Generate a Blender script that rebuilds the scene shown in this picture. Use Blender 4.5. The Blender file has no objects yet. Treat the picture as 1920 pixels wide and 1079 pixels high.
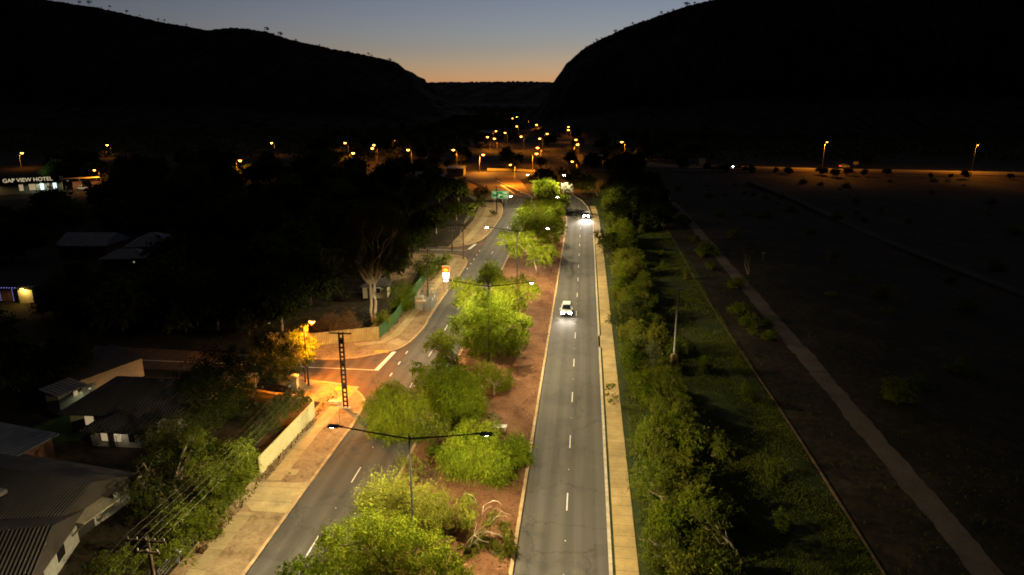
import bpy, math, random
import numpy as np
from mathutils import Vector

random.seed(7)
RNG = np.random.default_rng(7)
S = bpy.context.scene
COL = S.collection

# ------------------------------------------------------------------ camera geometry
CAM_H = 36.0
FPX = 1280.0                       # focal length in photograph pixels (1920 wide)
PITCH = math.radians(15.5)
YAW = math.radians(6.02)           # the road runs along +Y, the camera looks a little to its left
_cp, _sp = math.cos(PITCH), math.sin(PITCH)
CF = Vector((-math.sin(YAW) * _cp, math.cos(YAW) * _cp, -_sp))
CR = Vector((math.cos(YAW), math.sin(YAW), 0))
CU = Vector((-math.sin(YAW) * _sp, math.cos(YAW) * _sp, _cp))


def ray(px, py):
    return CF + CR * ((px - 960) / FPX) + CU * ((539.5 - py) / FPX)


def G(px, py, z=0.0):
    """survey: ground point (at height z) seen at a photograph pixel"""
    d = ray(px, py)
    t = (z - CAM_H) / d.z
    return (d.x * t, d.y * t)


def PY(px, py, y):
    """survey: point at depth y along the road seen at a photograph pixel"""
    d = ray(px, py)
    t = y / d.y
    return (d.x * t, y, CAM_H + d.z * t)


# ------------------------------------------------------------------ materials
MATS = {}


def nodes(name):
    m = bpy.data.materials.new(name)
    m.use_nodes = True
    nt = m.node_tree
    b = nt.nodes["Principled BSDF"]
    b.inputs["Specular IOR Level"].default_value = 0.3
    MATS[name] = m
    return m, nt, b


def noise(nt, scale, detail=4, rough=0.6, vec=None):
    n = nt.nodes.new("ShaderNodeTexNoise")
    n.inputs["Scale"].default_value = scale
    n.inputs["Detail"].default_value = detail
    n.inputs["Roughness"].default_value = rough
    if vec is None:
        vec = texco(nt)
    nt.links.new(vec, n.inputs["Vector"])
    return n


def texco(nt):
    for n in nt.nodes:
        if n.type == "NEW_GEOMETRY":
            return n.outputs["Position"]
    g = nt.nodes.new("ShaderNodeNewGeometry")
    return g.outputs["Position"]


def ramp(nt, fac, stops):
    r = nt.nodes.new("ShaderNodeValToRGB")
    e = r.color_ramp.elements
    while len(e) > 1:
        e.remove(e[-1])
    e[0].position = stops[0][0]
    e[0].color = (*stops[0][1], 1)
    for p, c in stops[1:]:
        k = e.new(p)
        k.color = (*c, 1)
    nt.links.new(fac, r.inputs["Fac"])
    return r


def mixc(nt, a, b, fac, mode="MIX"):
    m = nt.nodes.new("ShaderNodeMix")
    m.data_type = "RGBA"
    m.blend_type = mode
    for v, k in ((fac, 0), (a, 6), (b, 7)):
        if isinstance(v, (int, float)):
            m.inputs[k].default_value = v
        elif isinstance(v, tuple):
            m.inputs[k].default_value = (*v, 1)
        else:
            nt.links.new(v, m.inputs[k])
    return m.outputs[2]


def bump(nt, b, height, strength=0.3, dist=0.05):
    u = nt.nodes.new("ShaderNodeBump")
    u.inputs["Strength"].default_value = strength
    u.inputs["Distance"].default_value = dist
    nt.links.new(height, u.inputs["Height"])
    nt.links.new(u.outputs["Normal"], b.inputs["Normal"])


def mat_plain(name, col, rough=0.6, metal=0.0, vary=0.18, scale=3.0):
    m, nt, b = nodes(name)
    n = noise(nt, scale, 3)
    lo = tuple(c * (1 - vary) for c in col)
    hi = tuple(min(1, c * (1 + vary)) for c in col)
    r = ramp(nt, n.outputs["Fac"], [(0.3, lo), (0.7, hi)])
    nt.links.new(r.outputs["Color"], b.inputs["Base Color"])
    b.inputs["Roughness"].default_value = rough
    b.inputs["Metallic"].default_value = metal
    return m


def mat_ground(name, stops, scales=(0.15, 2.5), fine=None, bumpv=0.5, rough=0.95):
    """patchy natural ground: large patches times small grain"""
    m, nt, b = nodes(name)
    n1 = noise(nt, scales[0], 5, 0.65)
    n2 = noise(nt, scales[1], 6, 0.75)
    add = nt.nodes.new("ShaderNodeMath")
    add.operation = "MULTIPLY_ADD"
    nt.links.new(n2.outputs["Fac"], add.inputs[0])
    add.inputs[1].default_value = 0.55
    mul = nt.nodes.new("ShaderNodeMath")
    mul.operation = "MULTIPLY"
    nt.links.new(n1.outputs["Fac"], mul.inputs[0])
    mul.inputs[1].default_value = 0.45
    nt.links.new(mul.outputs[0], add.inputs[2])
    r = ramp(nt, add.outputs[0], stops)
    nt.links.new(r.outputs["Color"], b.inputs["Base Color"])
    b.inputs["Roughness"].default_value = rough
    b.inputs["Specular IOR Level"].default_value = 0.1
    n3 = noise(nt, fine or scales[1] * 4, 4, 0.7)
    bump(nt, b, n3.outputs["Fac"], bumpv, 0.08)
    return m


def mat_emit(name, col, strength):
    m = bpy.data.materials.new(name)
    m.use_nodes = True
    nt = m.node_tree
    nt.nodes.clear()
    o = nt.nodes.new("ShaderNodeOutputMaterial")
    e = nt.nodes.new("ShaderNodeEmission")
    e.inputs["Color"].default_value = (*col, 1)
    e.inputs["Strength"].default_value = strength
    nt.links.new(e.outputs[0], o.inputs[0])
    m.cycles.emission_sampling = "NONE"
    MATS[name] = m
    return m


def mat_leaf(name, stops, trans=0.16):
    m = bpy.data.materials.new(name)
    m.use_nodes = True
    nt = m.node_tree
    nt.nodes.clear()
    o = nt.nodes.new("ShaderNodeOutputMaterial")
    g = nt.nodes.new("ShaderNodeNewGeometry")
    oi = nt.nodes.new("ShaderNodeObjectInfo")
    n = noise(nt, 0.8, 3, 0.6, g.outputs["Position"])
    # per leaf, per bough and per tree variation
    a = nt.nodes.new("ShaderNodeMath"); a.operation = "MULTIPLY_ADD"
    nt.links.new(g.outputs["Random Per Island"], a.inputs[0]); a.inputs[1].default_value = 0.5
    nt.links.new(n.outputs["Fac"], a.inputs[2])
    c = nt.nodes.new("ShaderNodeMath"); c.operation = "MULTIPLY_ADD"
    nt.links.new(oi.outputs["Random"], c.inputs[0]); c.inputs[1].default_value = 0.3
    nt.links.new(a.outputs[0], c.inputs[2])
    mr = nt.nodes.new("ShaderNodeMapRange")
    mr.inputs["From Min"].default_value = 0.42; mr.inputs["From Max"].default_value = 1.28
    nt.links.new(c.outputs[0], mr.inputs["Value"])
    r = ramp(nt, mr.outputs[0], stops)
    d = nt.nodes.new("ShaderNodeBsdfDiffuse")
    t = nt.nodes.new("ShaderNodeBsdfTranslucent")
    mx = nt.nodes.new("ShaderNodeMixShader")
    mx.inputs[0].default_value = trans
    nt.links.new(r.outputs["Color"], d.inputs["Color"])
    nt.links.new(r.outputs["Color"], t.inputs["Color"])
    nt.links.new(d.outputs[0], mx.inputs[1]); nt.links.new(t.outputs[0], mx.inputs[2])
    nt.links.new(mx.outputs[0], o.inputs[0])
    MATS[name] = m
    return m


def mat_asphalt(name, base, red=0.0):
    m, nt, b = nodes(name)
    p = texco(nt)
    n1 = noise(nt, 0.25, 4, 0.6)
    n2 = noise(nt, 9.0, 4, 0.8)
    sep = nt.nodes.new("ShaderNodeSeparateXYZ")
    nt.links.new(p, sep.inputs[0])
    # polished wheel tracks: bands along the road, broken up by noise
    mp = nt.nodes.new("ShaderNodeMath"); mp.operation = "MULTIPLY"
    nt.links.new(sep.outputs["X"], mp.inputs[0]); mp.inputs[1].default_value = 3.55
    sn = nt.nodes.new("ShaderNodeMath"); sn.operation = "SINE"
    nt.links.new(mp.outputs[0], sn.inputs[0])
    st = nt.nodes.new("ShaderNodeMapping")
    nt.links.new(p, st.inputs["Vector"])
    st.inputs["Scale"].default_value = (1.6, 0.03, 1)
    n3 = noise(nt, 1.0, 4, 0.6, st.outputs["Vector"])
    tr = nt.nodes.new("ShaderNodeMath"); tr.operation = "MULTIPLY_ADD"
    nt.links.new(sn.outputs[0], tr.inputs[0]); tr.inputs[1].default_value = 0.15
    nt.links.new(n3.outputs["Fac"], tr.inputs[2])
    dk = tuple(c * 0.84 for c in base); lt = tuple(c * 1.16 for c in base)
    r1 = ramp(nt, tr.outputs[0], [(0.3, dk), (0.7, lt)])
    r2 = ramp(nt, n2.outputs["Fac"], [(0.3, (0.72, 0.72, 0.72)), (0.5, (1, 1, 1)), (0.7, (1.25, 1.25, 1.25))])
    c = mixc(nt, r1.outputs["Color"], r2.outputs["Color"], 0.85, "MULTIPLY")
    if red:
        rr = ramp(nt, n1.outputs["Fac"], [(0.35, (1, 1, 1)), (0.62, (1.5, 0.98, 0.72))])
        c = mixc(nt, c, rr.outputs["Color"], red, "MULTIPLY")
    vo = nt.nodes.new("ShaderNodeTexVoronoi"); vo.feature = "DISTANCE_TO_EDGE"; vo.inputs["Scale"].default_value = 0.16
    wv = nt.nodes.new("ShaderNodeVectorMath"); wv.operation = "MULTIPLY_ADD"
    n4 = noise(nt, 0.9, 5, 0.7)
    nt.links.new(n4.outputs["Color"], wv.inputs[0]); wv.inputs[1].default_value = (2.4, 2.4, 0); nt.links.new(p, wv.inputs[2])
    nt.links.new(wv.outputs[0], vo.inputs["Vector"])
    rc = ramp(nt, vo.outputs["Distance"], [(0.0, (0.55, 0.55, 0.55)), (0.006, (0.7, 0.7, 0.7)), (0.012, (1, 1, 1))])
    c = mixc(nt, c, rc.outputs["Color"], 0.8, "MULTIPLY")
    rp = ramp(nt, n1.outputs["Fac"], [(0.40, (0.86, 0.86, 0.88)), (0.44, (1, 1, 1)), (0.62, (1, 1, 1)), (0.66, (1.1, 1.08, 1.03))])
    c = mixc(nt, c, rp.outputs["Color"], 1.0, "MULTIPLY")
    nt.links.new(c, b.inputs["Base Color"])
    b.inputs["Roughness"].default_value = 0.85
    b.inputs["Specular IOR Level"].default_value = 0.25
    bump(nt, b, n2.outputs["Fac"], 0.25, 0.01)
    return m


def mat_concrete_slabs(name, base, pitch, axis="Y", width=0.035):
    m, nt, b = nodes(name)
    p = texco(nt)
    sep = nt.nodes.new("ShaderNodeSeparateXYZ")
    nt.links.new(p, sep.inputs[0])
    md = nt.nodes.new("ShaderNodeMath"); md.operation = "MODULO"
    ab = nt.nodes.new("ShaderNodeMath"); ab.operation = "ABSOLUTE"
    nt.links.new(sep.outputs[axis], ab.inputs[0])
    nt.links.new(ab.outputs[0], md.inputs[0]); md.inputs[1].default_value = pitch
    lt = nt.nodes.new("ShaderNodeMath"); lt.operation = "LESS_THAN"
    nt.links.new(md.outputs[0], lt.inputs[0]); lt.inputs[1].default_value = width
    fl = nt.nodes.new("ShaderNodeMath"); fl.operation = "SNAP"
    nt.links.new(ab.outputs[0], fl.inputs[0]); fl.inputs[1].default_value = pitch * 3
    wn = nt.nodes.new("ShaderNodeTexWhiteNoise"); wn.noise_dimensions = "1D"
    nt.links.new(fl.outputs[0], wn.inputs["W"])
    n1 = noise(nt, 0.5, 5, 0.7); n2 = noise(nt, 6.0, 5, 0.75)
    r1 = ramp(nt, n1.outputs["Fac"], [(0.3, tuple(c * 0.68 for c in base)), (0.7, tuple(c * 1.2 for c in base))])
    r2 = ramp(nt, n2.outputs["Fac"], [(0.3, (0.72, 0.7, 0.66)), (0.65, (1.1, 1.1, 1.1))])
    c = mixc(nt, r1.outputs["Color"], r2.outputs["Color"], 0.8, "MULTIPLY")
    r3 = ramp(nt, wn.outputs["Value"], [(0.0, (0.82, 0.82, 0.8)), (1.0, (1.12, 1.1, 1.06))])
    c = mixc(nt, c, r3.outputs["Color"], 1.0, "MULTIPLY")
    c = mixc(nt, c, (0.05, 0.04, 0.025), lt.outputs[0])
    nt.links.new(c, b.inputs["Base Color"])
    b.inputs["Roughness"].default_value = 0.9
    bump(nt, b, n2.outputs["Fac"], 0.25, 0.02)
    return m


def mat_corrugated(name, base, pitch, axis, rough=0.5, metal=0.0):
    """ribbed sheet metal: ribs as bump and slight grime along one object axis"""
    m, nt, b = nodes(name)
    tc = nt.nodes.new("ShaderNodeTexCoord")
    sep = nt.nodes.new("ShaderNodeSeparateXYZ")
    nt.links.new(tc.outputs["Object"], sep.inputs[0])
    mu = nt.nodes.new("ShaderNodeMath"); mu.operation = "MULTIPLY"
    nt.links.new(sep.outputs[axis], mu.inputs[0]); mu.inputs[1].default_value = 2 * math.pi / pitch
    sn = nt.nodes.new("ShaderNodeMath"); sn.operation = "SINE"
    nt.links.new(mu.outputs[0], sn.inputs[0])
    n = noise(nt, 0.7, 5, 0.7, tc.outputs["Object"])
    r = ramp(nt, n.outputs["Fac"], [(0.3, tuple(c * 0.65 for c in base)), (0.7, tuple(c * 1.2 for c in base))])
    nt.links.new(r.outputs["Color"], b.inputs["Base Color"])
    b.inputs["Roughness"].default_value = rough
    b.inputs["Metallic"].default_value = metal
    bump(nt, b, sn.outputs[0], 1.0, pitch * 0.35)
    return m


mat_asphalt("asphalt", (0.09, 0.082, 0.07))
mat_asphalt("asphalt_dusty", (0.085, 0.07, 0.055), 0.9)
mat_concrete_slabs("footpath_concrete", (0.47, 0.34, 0.145), 1.5)
mat_concrete_slabs("footpath_plain", (0.42, 0.325, 0.165), 2.4)
mat_plain("kerb_concrete", (0.5, 0.42, 0.3), 0.85, 0, 0.25, 2.0)
mat_plain("kerb_dusty", (0.42, 0.29, 0.15), 0.9, 0, 0.3, 1.2)
mat_ground("verge_sand", [(0.34, (0.10, 0.064, 0.03)), (0.46, (0.25, 0.17, 0.09)), (0.62, (0.37, 0.265, 0.145))], (0.45, 2.6))
mat_ground("mulch", [(0.32, (0.04, 0.016, 0.009)), (0.46, (0.145, 0.065, 0.030)), (0.62, (0.25, 0.125, 0.06))], (0.25, 5.0), 18, 0.9)
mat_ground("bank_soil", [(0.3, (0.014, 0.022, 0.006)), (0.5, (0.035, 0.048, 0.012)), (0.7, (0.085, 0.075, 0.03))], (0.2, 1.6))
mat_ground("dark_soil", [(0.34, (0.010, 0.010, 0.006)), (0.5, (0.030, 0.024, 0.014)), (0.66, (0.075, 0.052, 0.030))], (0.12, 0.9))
mat_ground("track_dust", [(0.3, (0.05, 0.04, 0.028)), (0.5, (0.13, 0.10, 0.075)), (0.7, (0.18, 0.14, 0.11))], (0.3, 3.0), None, 0.3)
mat_ground("dim_dust", [(0.3, (0.03, 0.025, 0.018)), (0.5, (0.06, 0.05, 0.035)), (0.7, (0.08, 0.065, 0.05))], (0.08, 1.0))
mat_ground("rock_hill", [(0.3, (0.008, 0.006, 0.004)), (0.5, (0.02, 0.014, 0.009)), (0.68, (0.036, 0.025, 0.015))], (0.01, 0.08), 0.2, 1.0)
mat_ground("lawn", [(0.3, (0.02, 0.045, 0.008)), (0.5, (0.045, 0.085, 0.016)), (0.7, (0.09, 0.11, 0.03))], (0.5, 4.0))
mat_plain("white_paint", (0.68, 0.64, 0.56), 0.7, 0, 0.25, 5.0)
mat_plain("yellow_paint", (0.55, 0.33, 0.03), 0.7, 0, 0.2, 5.0)
mat_plain("dark_steel", (0.02, 0.018, 0.015), 0.5, 0.3)
mat_plain("pole_grey", (0.045, 0.04, 0.034), 0.55, 0.2)
mat_plain("galvanised", (0.33, 0.33, 0.32), 0.5, 0.5)
mat_plain("pale_steel", (0.42, 0.38, 0.3), 0.55, 0.1)
mat_plain("rusted_steel", (0.035, 0.02, 0.012), 0.8, 0.1, 0.4)
mat_plain("timber_pole", (0.085, 0.055, 0.034), 0.9, 0, 0.35, 1.2)
mat_plain("insulator", (0.5, 0.46, 0.4), 0.3)
mat_plain("wire_metal", (0.12, 0.105, 0.07), 0.5, 0.2)
mat_plain("bark_pale", (0.32, 0.25, 0.16), 0.9, 0, 0.35, 1.5)
mat_plain("bark_dark", (0.075, 0.05, 0.03), 0.95, 0, 0.4, 1.5)
mat_plain("white_wall", (0.40, 0.385, 0.33), 0.85, 0, 0.15)
mat_plain("cream_wall", (0.38, 0.335, 0.22), 0.85, 0, 0.15)
mat_plain("brick_wall", (0.20, 0.10, 0.06), 0.9, 0, 0.3)
mat_plain("dark_trim", (0.03, 0.026, 0.022), 0.7)
mat_plain("glass_dark", (0.015, 0.016, 0.018), 0.08, 0, 0.05)
mat_plain("car_white", (0.78, 0.77, 0.74), 0.28, 0, 0.03)
mat_plain("car_dark", (0.02, 0.022, 0.026), 0.25, 0, 0.05)
mat_plain("rubber", (0.015, 0.015, 0.015), 0.85)
mat_plain("bench_board", (0.62, 0.58, 0.5), 0.6, 0, 0.12, 6)
mat_plain("sign_white", (0.75, 0.73, 0.68), 0.5, 0, 0.05)
mat_plain("sign_red", (0.5, 0.03, 0.02), 0.5, 0, 0.05)
mat_plain("sign_green", (0.0, 0.17, 0.06), 0.45, 0, 0.05)
mat_plain("edging", (0.15, 0.10, 0.045), 0.9, 0, 0.4, 0.6)
mat_plain("footing", (0.48, 0.34, 0.1), 0.9, 0, 0.3, 2)
mat_plain("fence_cream", (0.50, 0.44, 0.215), 0.6, 0, 0.12, 0.8)
mat_corrugated("fence_cream_upright", (0.42, 0.36, 0.17), 0.26, "X", 0.55)
mat_corrugated("fence_green", (0.05, 0.13, 0.04), 0.26, "X", 0.55)
mat_corrugated("roof_iron", (0.075, 0.062, 0.052), 0.3, "X", 0.55, 0.1)
mat_corrugated("roof_pale", (0.24, 0.25, 0.28), 0.5, "X", 0.5, 0.1)
mat_corrugated("roof_dark", (0.06, 0.054, 0.048), 0.35, "X", 0.7)
mat_leaf("leaf_bright", [(0.0, (0.022, 0.042, 0.004)), (0.45, (0.10, 0.142, 0.009)), (1.0, (0.22, 0.235, 0.016))])
mat_leaf("leaf_yellow", [(0.0, (0.06, 0.075, 0.008)), (0.5, (0.15, 0.16, 0.018)), (1.0, (0.25, 0.23, 0.035))])
mat_leaf("leaf_mid", [(0.0, (0.034, 0.052, 0.006)), (0.5, (0.096, 0.122, 0.012)), (1.0, (0.18, 0.19, 0.025))])
mat_leaf("leaf_dark", [(0.0, (0.016, 0.025, 0.006)), (0.5, (0.04, 0.052, 0.012)), (1.0, (0.075, 0.085, 0.02))], 0.25)
mat_leaf("leaf_dry", [(0.0, (0.05, 0.03, 0.012)), (0.5, (0.11, 0.065, 0.03)), (1.0, (0.17, 0.11, 0.05))], 0.25)
mat_leaf("leaf_silver", [(0.0, (0.25, 0.25, 0.17)), (0.5, (0.45, 0.45, 0.33)), (1.0, (0.6, 0.6, 0.45))], 0.3)
mat_leaf("leaf_grey", [(0.0, (0.08, 0.09, 0.035)), (0.5, (0.16, 0.17, 0.07)), (1.0, (0.25, 0.25, 0.13))], 0.3)
LED = (1.0, 0.82, 0.47)
SOD = (1.0, 0.32, 0.02)
mat_emit("led_lens", (1.0, 0.88, 0.66), 420)
mat_emit("sodium_lens", (1.0, 0.34, 0.05), 16)
mat_emit("headlight_lens", (1.0, 0.92, 0.82), 160)
mat_emit("tail_lens", (1.0, 0.03, 0.02), 12)
mat_emit("sign_glow_white", (1.0, 0.95, 0.82), 3.0)
mat_emit("sign_glow_red", (1.0, 0.13, 0.012), 1.7)
mat_emit("sign_glow_yellow", (1.0, 0.46, 0.03), 2.6)
mat_emit("window_warm", (1.0, 0.75, 0.42), 0.35)
mat_emit("window_cool", (0.75, 1.0, 0.95), 1.6)
mat_emit("porch_lamp", (1.0, 0.62, 0.12), 8)
mat_emit("fairy_blue", (0.35, 0.35, 1.0), 1.2)
mat_emit("letter_glow", (1.0, 0.82, 0.5), 0.6)
M = MATS


# ------------------------------------------------------------------ mesh building
class MB:
    def __init__(self):
        self.v, self.f, self.mi = [], [], []

    def add(self, vs, fs, mi=0):
        o = len(self.v)
        self.v += [tuple(p) for p in vs]
        self.f += [tuple(i + o for i in f) for f in fs]
        self.mi += [mi] * len(fs)
        return self

    def box(self, c, s, rz=0.0, mi=0, taper=1.0):
        cx, cy, cz = c
        hx, hy, hz = s[0] / 2, s[1] / 2, s[2] / 2
        ca, sa = math.cos(rz), math.sin(rz)
        vs = []
        for z in (-1, 1):
            k = taper if z > 0 else 1.0
            for x, y in ((-1, -1), (1, -1), (1, 1), (-1, 1)):
                a, b = x * hx * k, y * hy * k
                vs.append((cx + a * ca - b * sa, cy + a * sa + b * ca, cz + z * hz))
        return self.add(vs, [(3, 2, 1, 0), (4, 5, 6, 7), (0, 1, 5, 4), (1, 2, 6, 5), (2, 3, 7, 6), (3, 0, 4, 7)], mi)

    def tube(self, pts, rad, n=6, mi=0, cap=True):
        pts = [Vector(p) for p in pts]
        if isinstance(rad, (int, float)):
            rad = [rad] * len(pts)
        vs, fs = [], []
        up = Vector((0, 0, 1))
        for i, p in enumerate(pts):
            d = (pts[min(i + 1, len(pts) - 1)] - pts[max(i - 1, 0)]).normalized()
            a = d.cross(up if abs(d.z) < 0.95 else Vector((1, 0, 0))).normalized()
            b = d.cross(a)
            for k in range(n):
                t = 2 * math.pi * k / n
                vs.append(p + (a * math.cos(t) + b * math.sin(t)) * rad[i])
        for i in range(len(pts) - 1):
            for k in range(n):
                k2 = (k + 1) % n
                fs.append((i * n + k, i * n + k2, (i + 1) * n + k2, (i + 1) * n + k))
        if cap:
            fs.append(tuple(range(n - 1, -1, -1)))
            fs.append(tuple((len(pts) - 1) * n + k for k in range(n)))
        return self.add(vs, fs, mi)

    def dome(self, c, r, rz, down=True, n=10, m=4, mi=0):
        """half ellipsoid hanging below (or above) c; r=(rx,ry,rz)"""
        vs, fs = [], []
        for j in range(m + 1):
            a = (math.pi / 2) * j / m
            for k in range(n):
                t = 2 * math.pi * k / n
                x = r[0] * math.cos(a) * math.cos(t); y = r[1] * math.cos(a) * math.sin(t)
                vs.append((c[0] + x * math.cos(rz) - y * math.sin(rz), c[1] + x * math.sin(rz) + y * math.cos(rz),
                           c[2] + (-1 if down else 1) * r[2] * math.sin(a)))
        for j in range(m):
            for k in range(n):
                k2 = (k + 1) % n
                fs.append((j * n + k, j * n + k2, (j + 1) * n + k2, (j + 1) * n + k))
        fs.append(tuple(range(n)))
        return self.add(vs, fs, mi)

    def prism(self, poly, z0, z1, mi=0):
        n = len(poly)
        vs = [(x, y, z0) for x, y in poly] + [(x, y, z1) for x, y in poly]
        a = sum(poly[i][0] * poly[(i + 1) % n][1] - poly[(i + 1) % n][0] * poly[i][1] for i in range(n))
        fs = [tuple(range(n, 2 * n)) if a > 0 else tuple(range(2 * n - 1, n - 1, -1))]
        for i in range(n):
            j = (i + 1) % n
            fs.append((i, j, n + j, n + i) if a > 0 else (j, i, n + i, n + j))
        return self.add(vs, fs, mi)

    def build(self, name, mats, parent=None, loc=(0, 0, 0), smooth=False):
        me = bpy.data.meshes.new(name)
        me.from_pydata(self.v, [], self.f)
        if not isinstance(mats, (list, tuple)):
            mats = [mats]
        for m in mats:
            me.materials.append(M[m])
        me.polygons.foreach_set("material_index", self.mi)
        if smooth:
            me.polygons.foreach_set("use_smooth", [True] * len(self.f))
        me.update()
        o = bpy.data.objects.new(name, me)
        o.location = loc
        COL.objects.link(o)
        if parent:
            o.parent = parent
        return o


def tag(o, label, cat, group=None, kind=None):
    if label: o["label"] = label
    if cat: o["category"] = cat
    if group: o["group"] = group
    if kind: o["kind"] = kind
    return o


def thing(name, label, cat, loc=(0, 0, 0), rz=0.0, group=None):
    o = bpy.data.objects.new(name, None)
    COL.objects.link(o)
    o.empty_display_size = 0.3
    o.location = loc
    o.rotation_euler = (0, 0, rz)
    return tag(o, label, cat, group)


def struct(name, mb, mat, loc=(0, 0, 0), smooth=False):
    o = mb.build(name, mat, None, loc, smooth)
    o["kind"] = "structure"
    return o


KIDS = {}


def dup(root, loc, rz=None, label=None, group=None, scale=None):
    kids = KIDS.get(root.name)
    if kids is None:
        kids = KIDS[root.name] = [(c, list(c.children)) for c in root.children]
    r = root.copy(); COL.objects.link(r); r.location = loc
    if rz is not None: r.rotation_euler = (0, 0, rz)
    if scale is not None: r.scale = scale
    if label: r["label"] = label
    if group: r["group"] = group
    for c, sub in kids:
        n = c.copy(); COL.objects.link(n); n.parent = r
        for g in sub:
            k = g.copy(); COL.objects.link(k); k.parent = n
    return r


def offset_path(pts, w):
    """points moved sideways (to the left of travel) by w"""
    out = []
    for i, p in enumerate(pts):
        a = Vector(pts[max(i - 1, 0)]); b = Vector(pts[min(i + 1, len(pts) - 1)])
        d = (b - a).normalized()
        out.append((p[0] - d.y * w, p[1] + d.x * w))
    return out


def ribbon(pts, w, z0, z1, mb=None):
    """a strip w wide lying to the left of the path, as a low solid"""
    mb = mb or MB()
    q = offset_path(pts, w)
    n = len(pts)
    vs = [(*p, z1) for p in pts] + [(*p, z1) for p in q] + [(*p, z0) for p in pts] + [(*p, z0) for p in q]
    fs = []
    for i in range(n - 1):
        quad = (i, i + 1, n + i + 1, n + i)
        fs += [quad if w > 0 else quad[::-1]]
        fs += [(2 * n + i, 2 * n + i + 1, i + 1, i), (n + i, n + i + 1, 3 * n + i + 1, 3 * n + i)]
    fs += [(0, n, 3 * n, 2 * n), (n - 1, 2 * n - 1, 4 * n - 1, 3 * n - 1)]
    return mb.add(vs, fs)


def smooth_path(pts, k=2):
    pts = [tuple(p) for p in pts]
    for _ in range(k):
        q = [pts[0]]
        for a, b in zip(pts, pts[1:]):
            q.append((a[0] * .75 + b[0] * .25, a[1] * .75 + b[1] * .25))
            q.append((a[0] * .25 + b[0] * .75, a[1] * .25 + b[1] * .75))
        q.append(pts[-1])
        pts = q
    return pts


# ------------------------------------------------------------------ camera, world
cam = bpy.data.cameras.new("camera")
cam.sensor_width = 36.0
cam.lens = 36.0 * FPX / 1920
cam.clip_end = 20000
cam.clip_start = 0.5
co = bpy.data.objects.new("camera", cam)
COL.objects.link(co)
co.location = (0, 0, CAM_H)
co.rotation_euler = (math.pi / 2 - PITCH, 0, YAW)
S.camera = co

w = bpy.data.worlds.new("World")
S.world = w
w.use_nodes = True
nt = w.node_tree
bg = nt.nodes["Background"]
sky = nt.nodes.new("ShaderNodeTexSky")
sky.sky_type = "NISHITA"
sky.sun_disc = False
sky.sun_elevation = math.radians(-5.5)
sky.sun_rotation = math.radians(8)
sky.altitude = 600
sky.air_density = 1.0
sky.dust_density = 0.1
sky.ozone_density = 2.0
hs = nt.nodes.new("ShaderNodeHueSaturation")
hs.inputs["Saturation"].default_value = 0.8
nt.links.new(sky.outputs[0], hs.inputs["Color"])
mu = nt.nodes.new("ShaderNodeMix"); mu.data_type = "RGBA"; mu.blend_type = "MULTIPLY"
mu.inputs[0].default_value = 1.0
mu.inputs[7].default_value = (1.07, 0.97, 0.86, 1)
nt.links.new(hs.outputs[0], mu.inputs[6])
nt.links.new(mu.outputs[2], bg.inputs["Color"])
bg.inputs["Strength"].default_value = 5.2
S.view_settings.view_transform = "Standard"
S.view_settings.look = "None"
S.view_settings.exposure = 0
S.view_settings.gamma = 1
S.cycles.use_denoising = True
S.cycles.denoiser = "OPENIMAGEDENOISE"
S.cycles.denoising_prefilter = "NONE"
S.cycles.filter_width = 1.8
S.cycles.max_bounces = 6
S.cycles.transparent_max_bounces = 4
S.cycles.sample_clamp_indirect = 0.6
S.cycles.use_light_tree = True


sl = bpy.data.lights.new("twilight", "SUN")
sl.energy = 0.09; sl.angle = math.radians(110); sl.color = (1.0, 0.93, 0.85)
so = bpy.data.objects.new("twilight", sl); COL.objects.link(so)
so.rotation_euler = (math.radians(-25), 0, math.radians(-8))


def lamp(name, loc, power, col, parent=None, size=150, blend=0.5, radius=0.15, rot=(0, 0, 0)):
    l = bpy.data.lights.new(name, "SPOT")
    l.energy = power
    l.color = col
    l.spot_size = math.radians(size)
    l.spot_blend = blend
    l.shadow_soft_size = radius
    o = bpy.data.objects.new(name, l)
    COL.objects.link(o)
    o.location = loc
    o.rotation_euler = rot
    if parent: o.parent = parent
    return o


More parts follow.
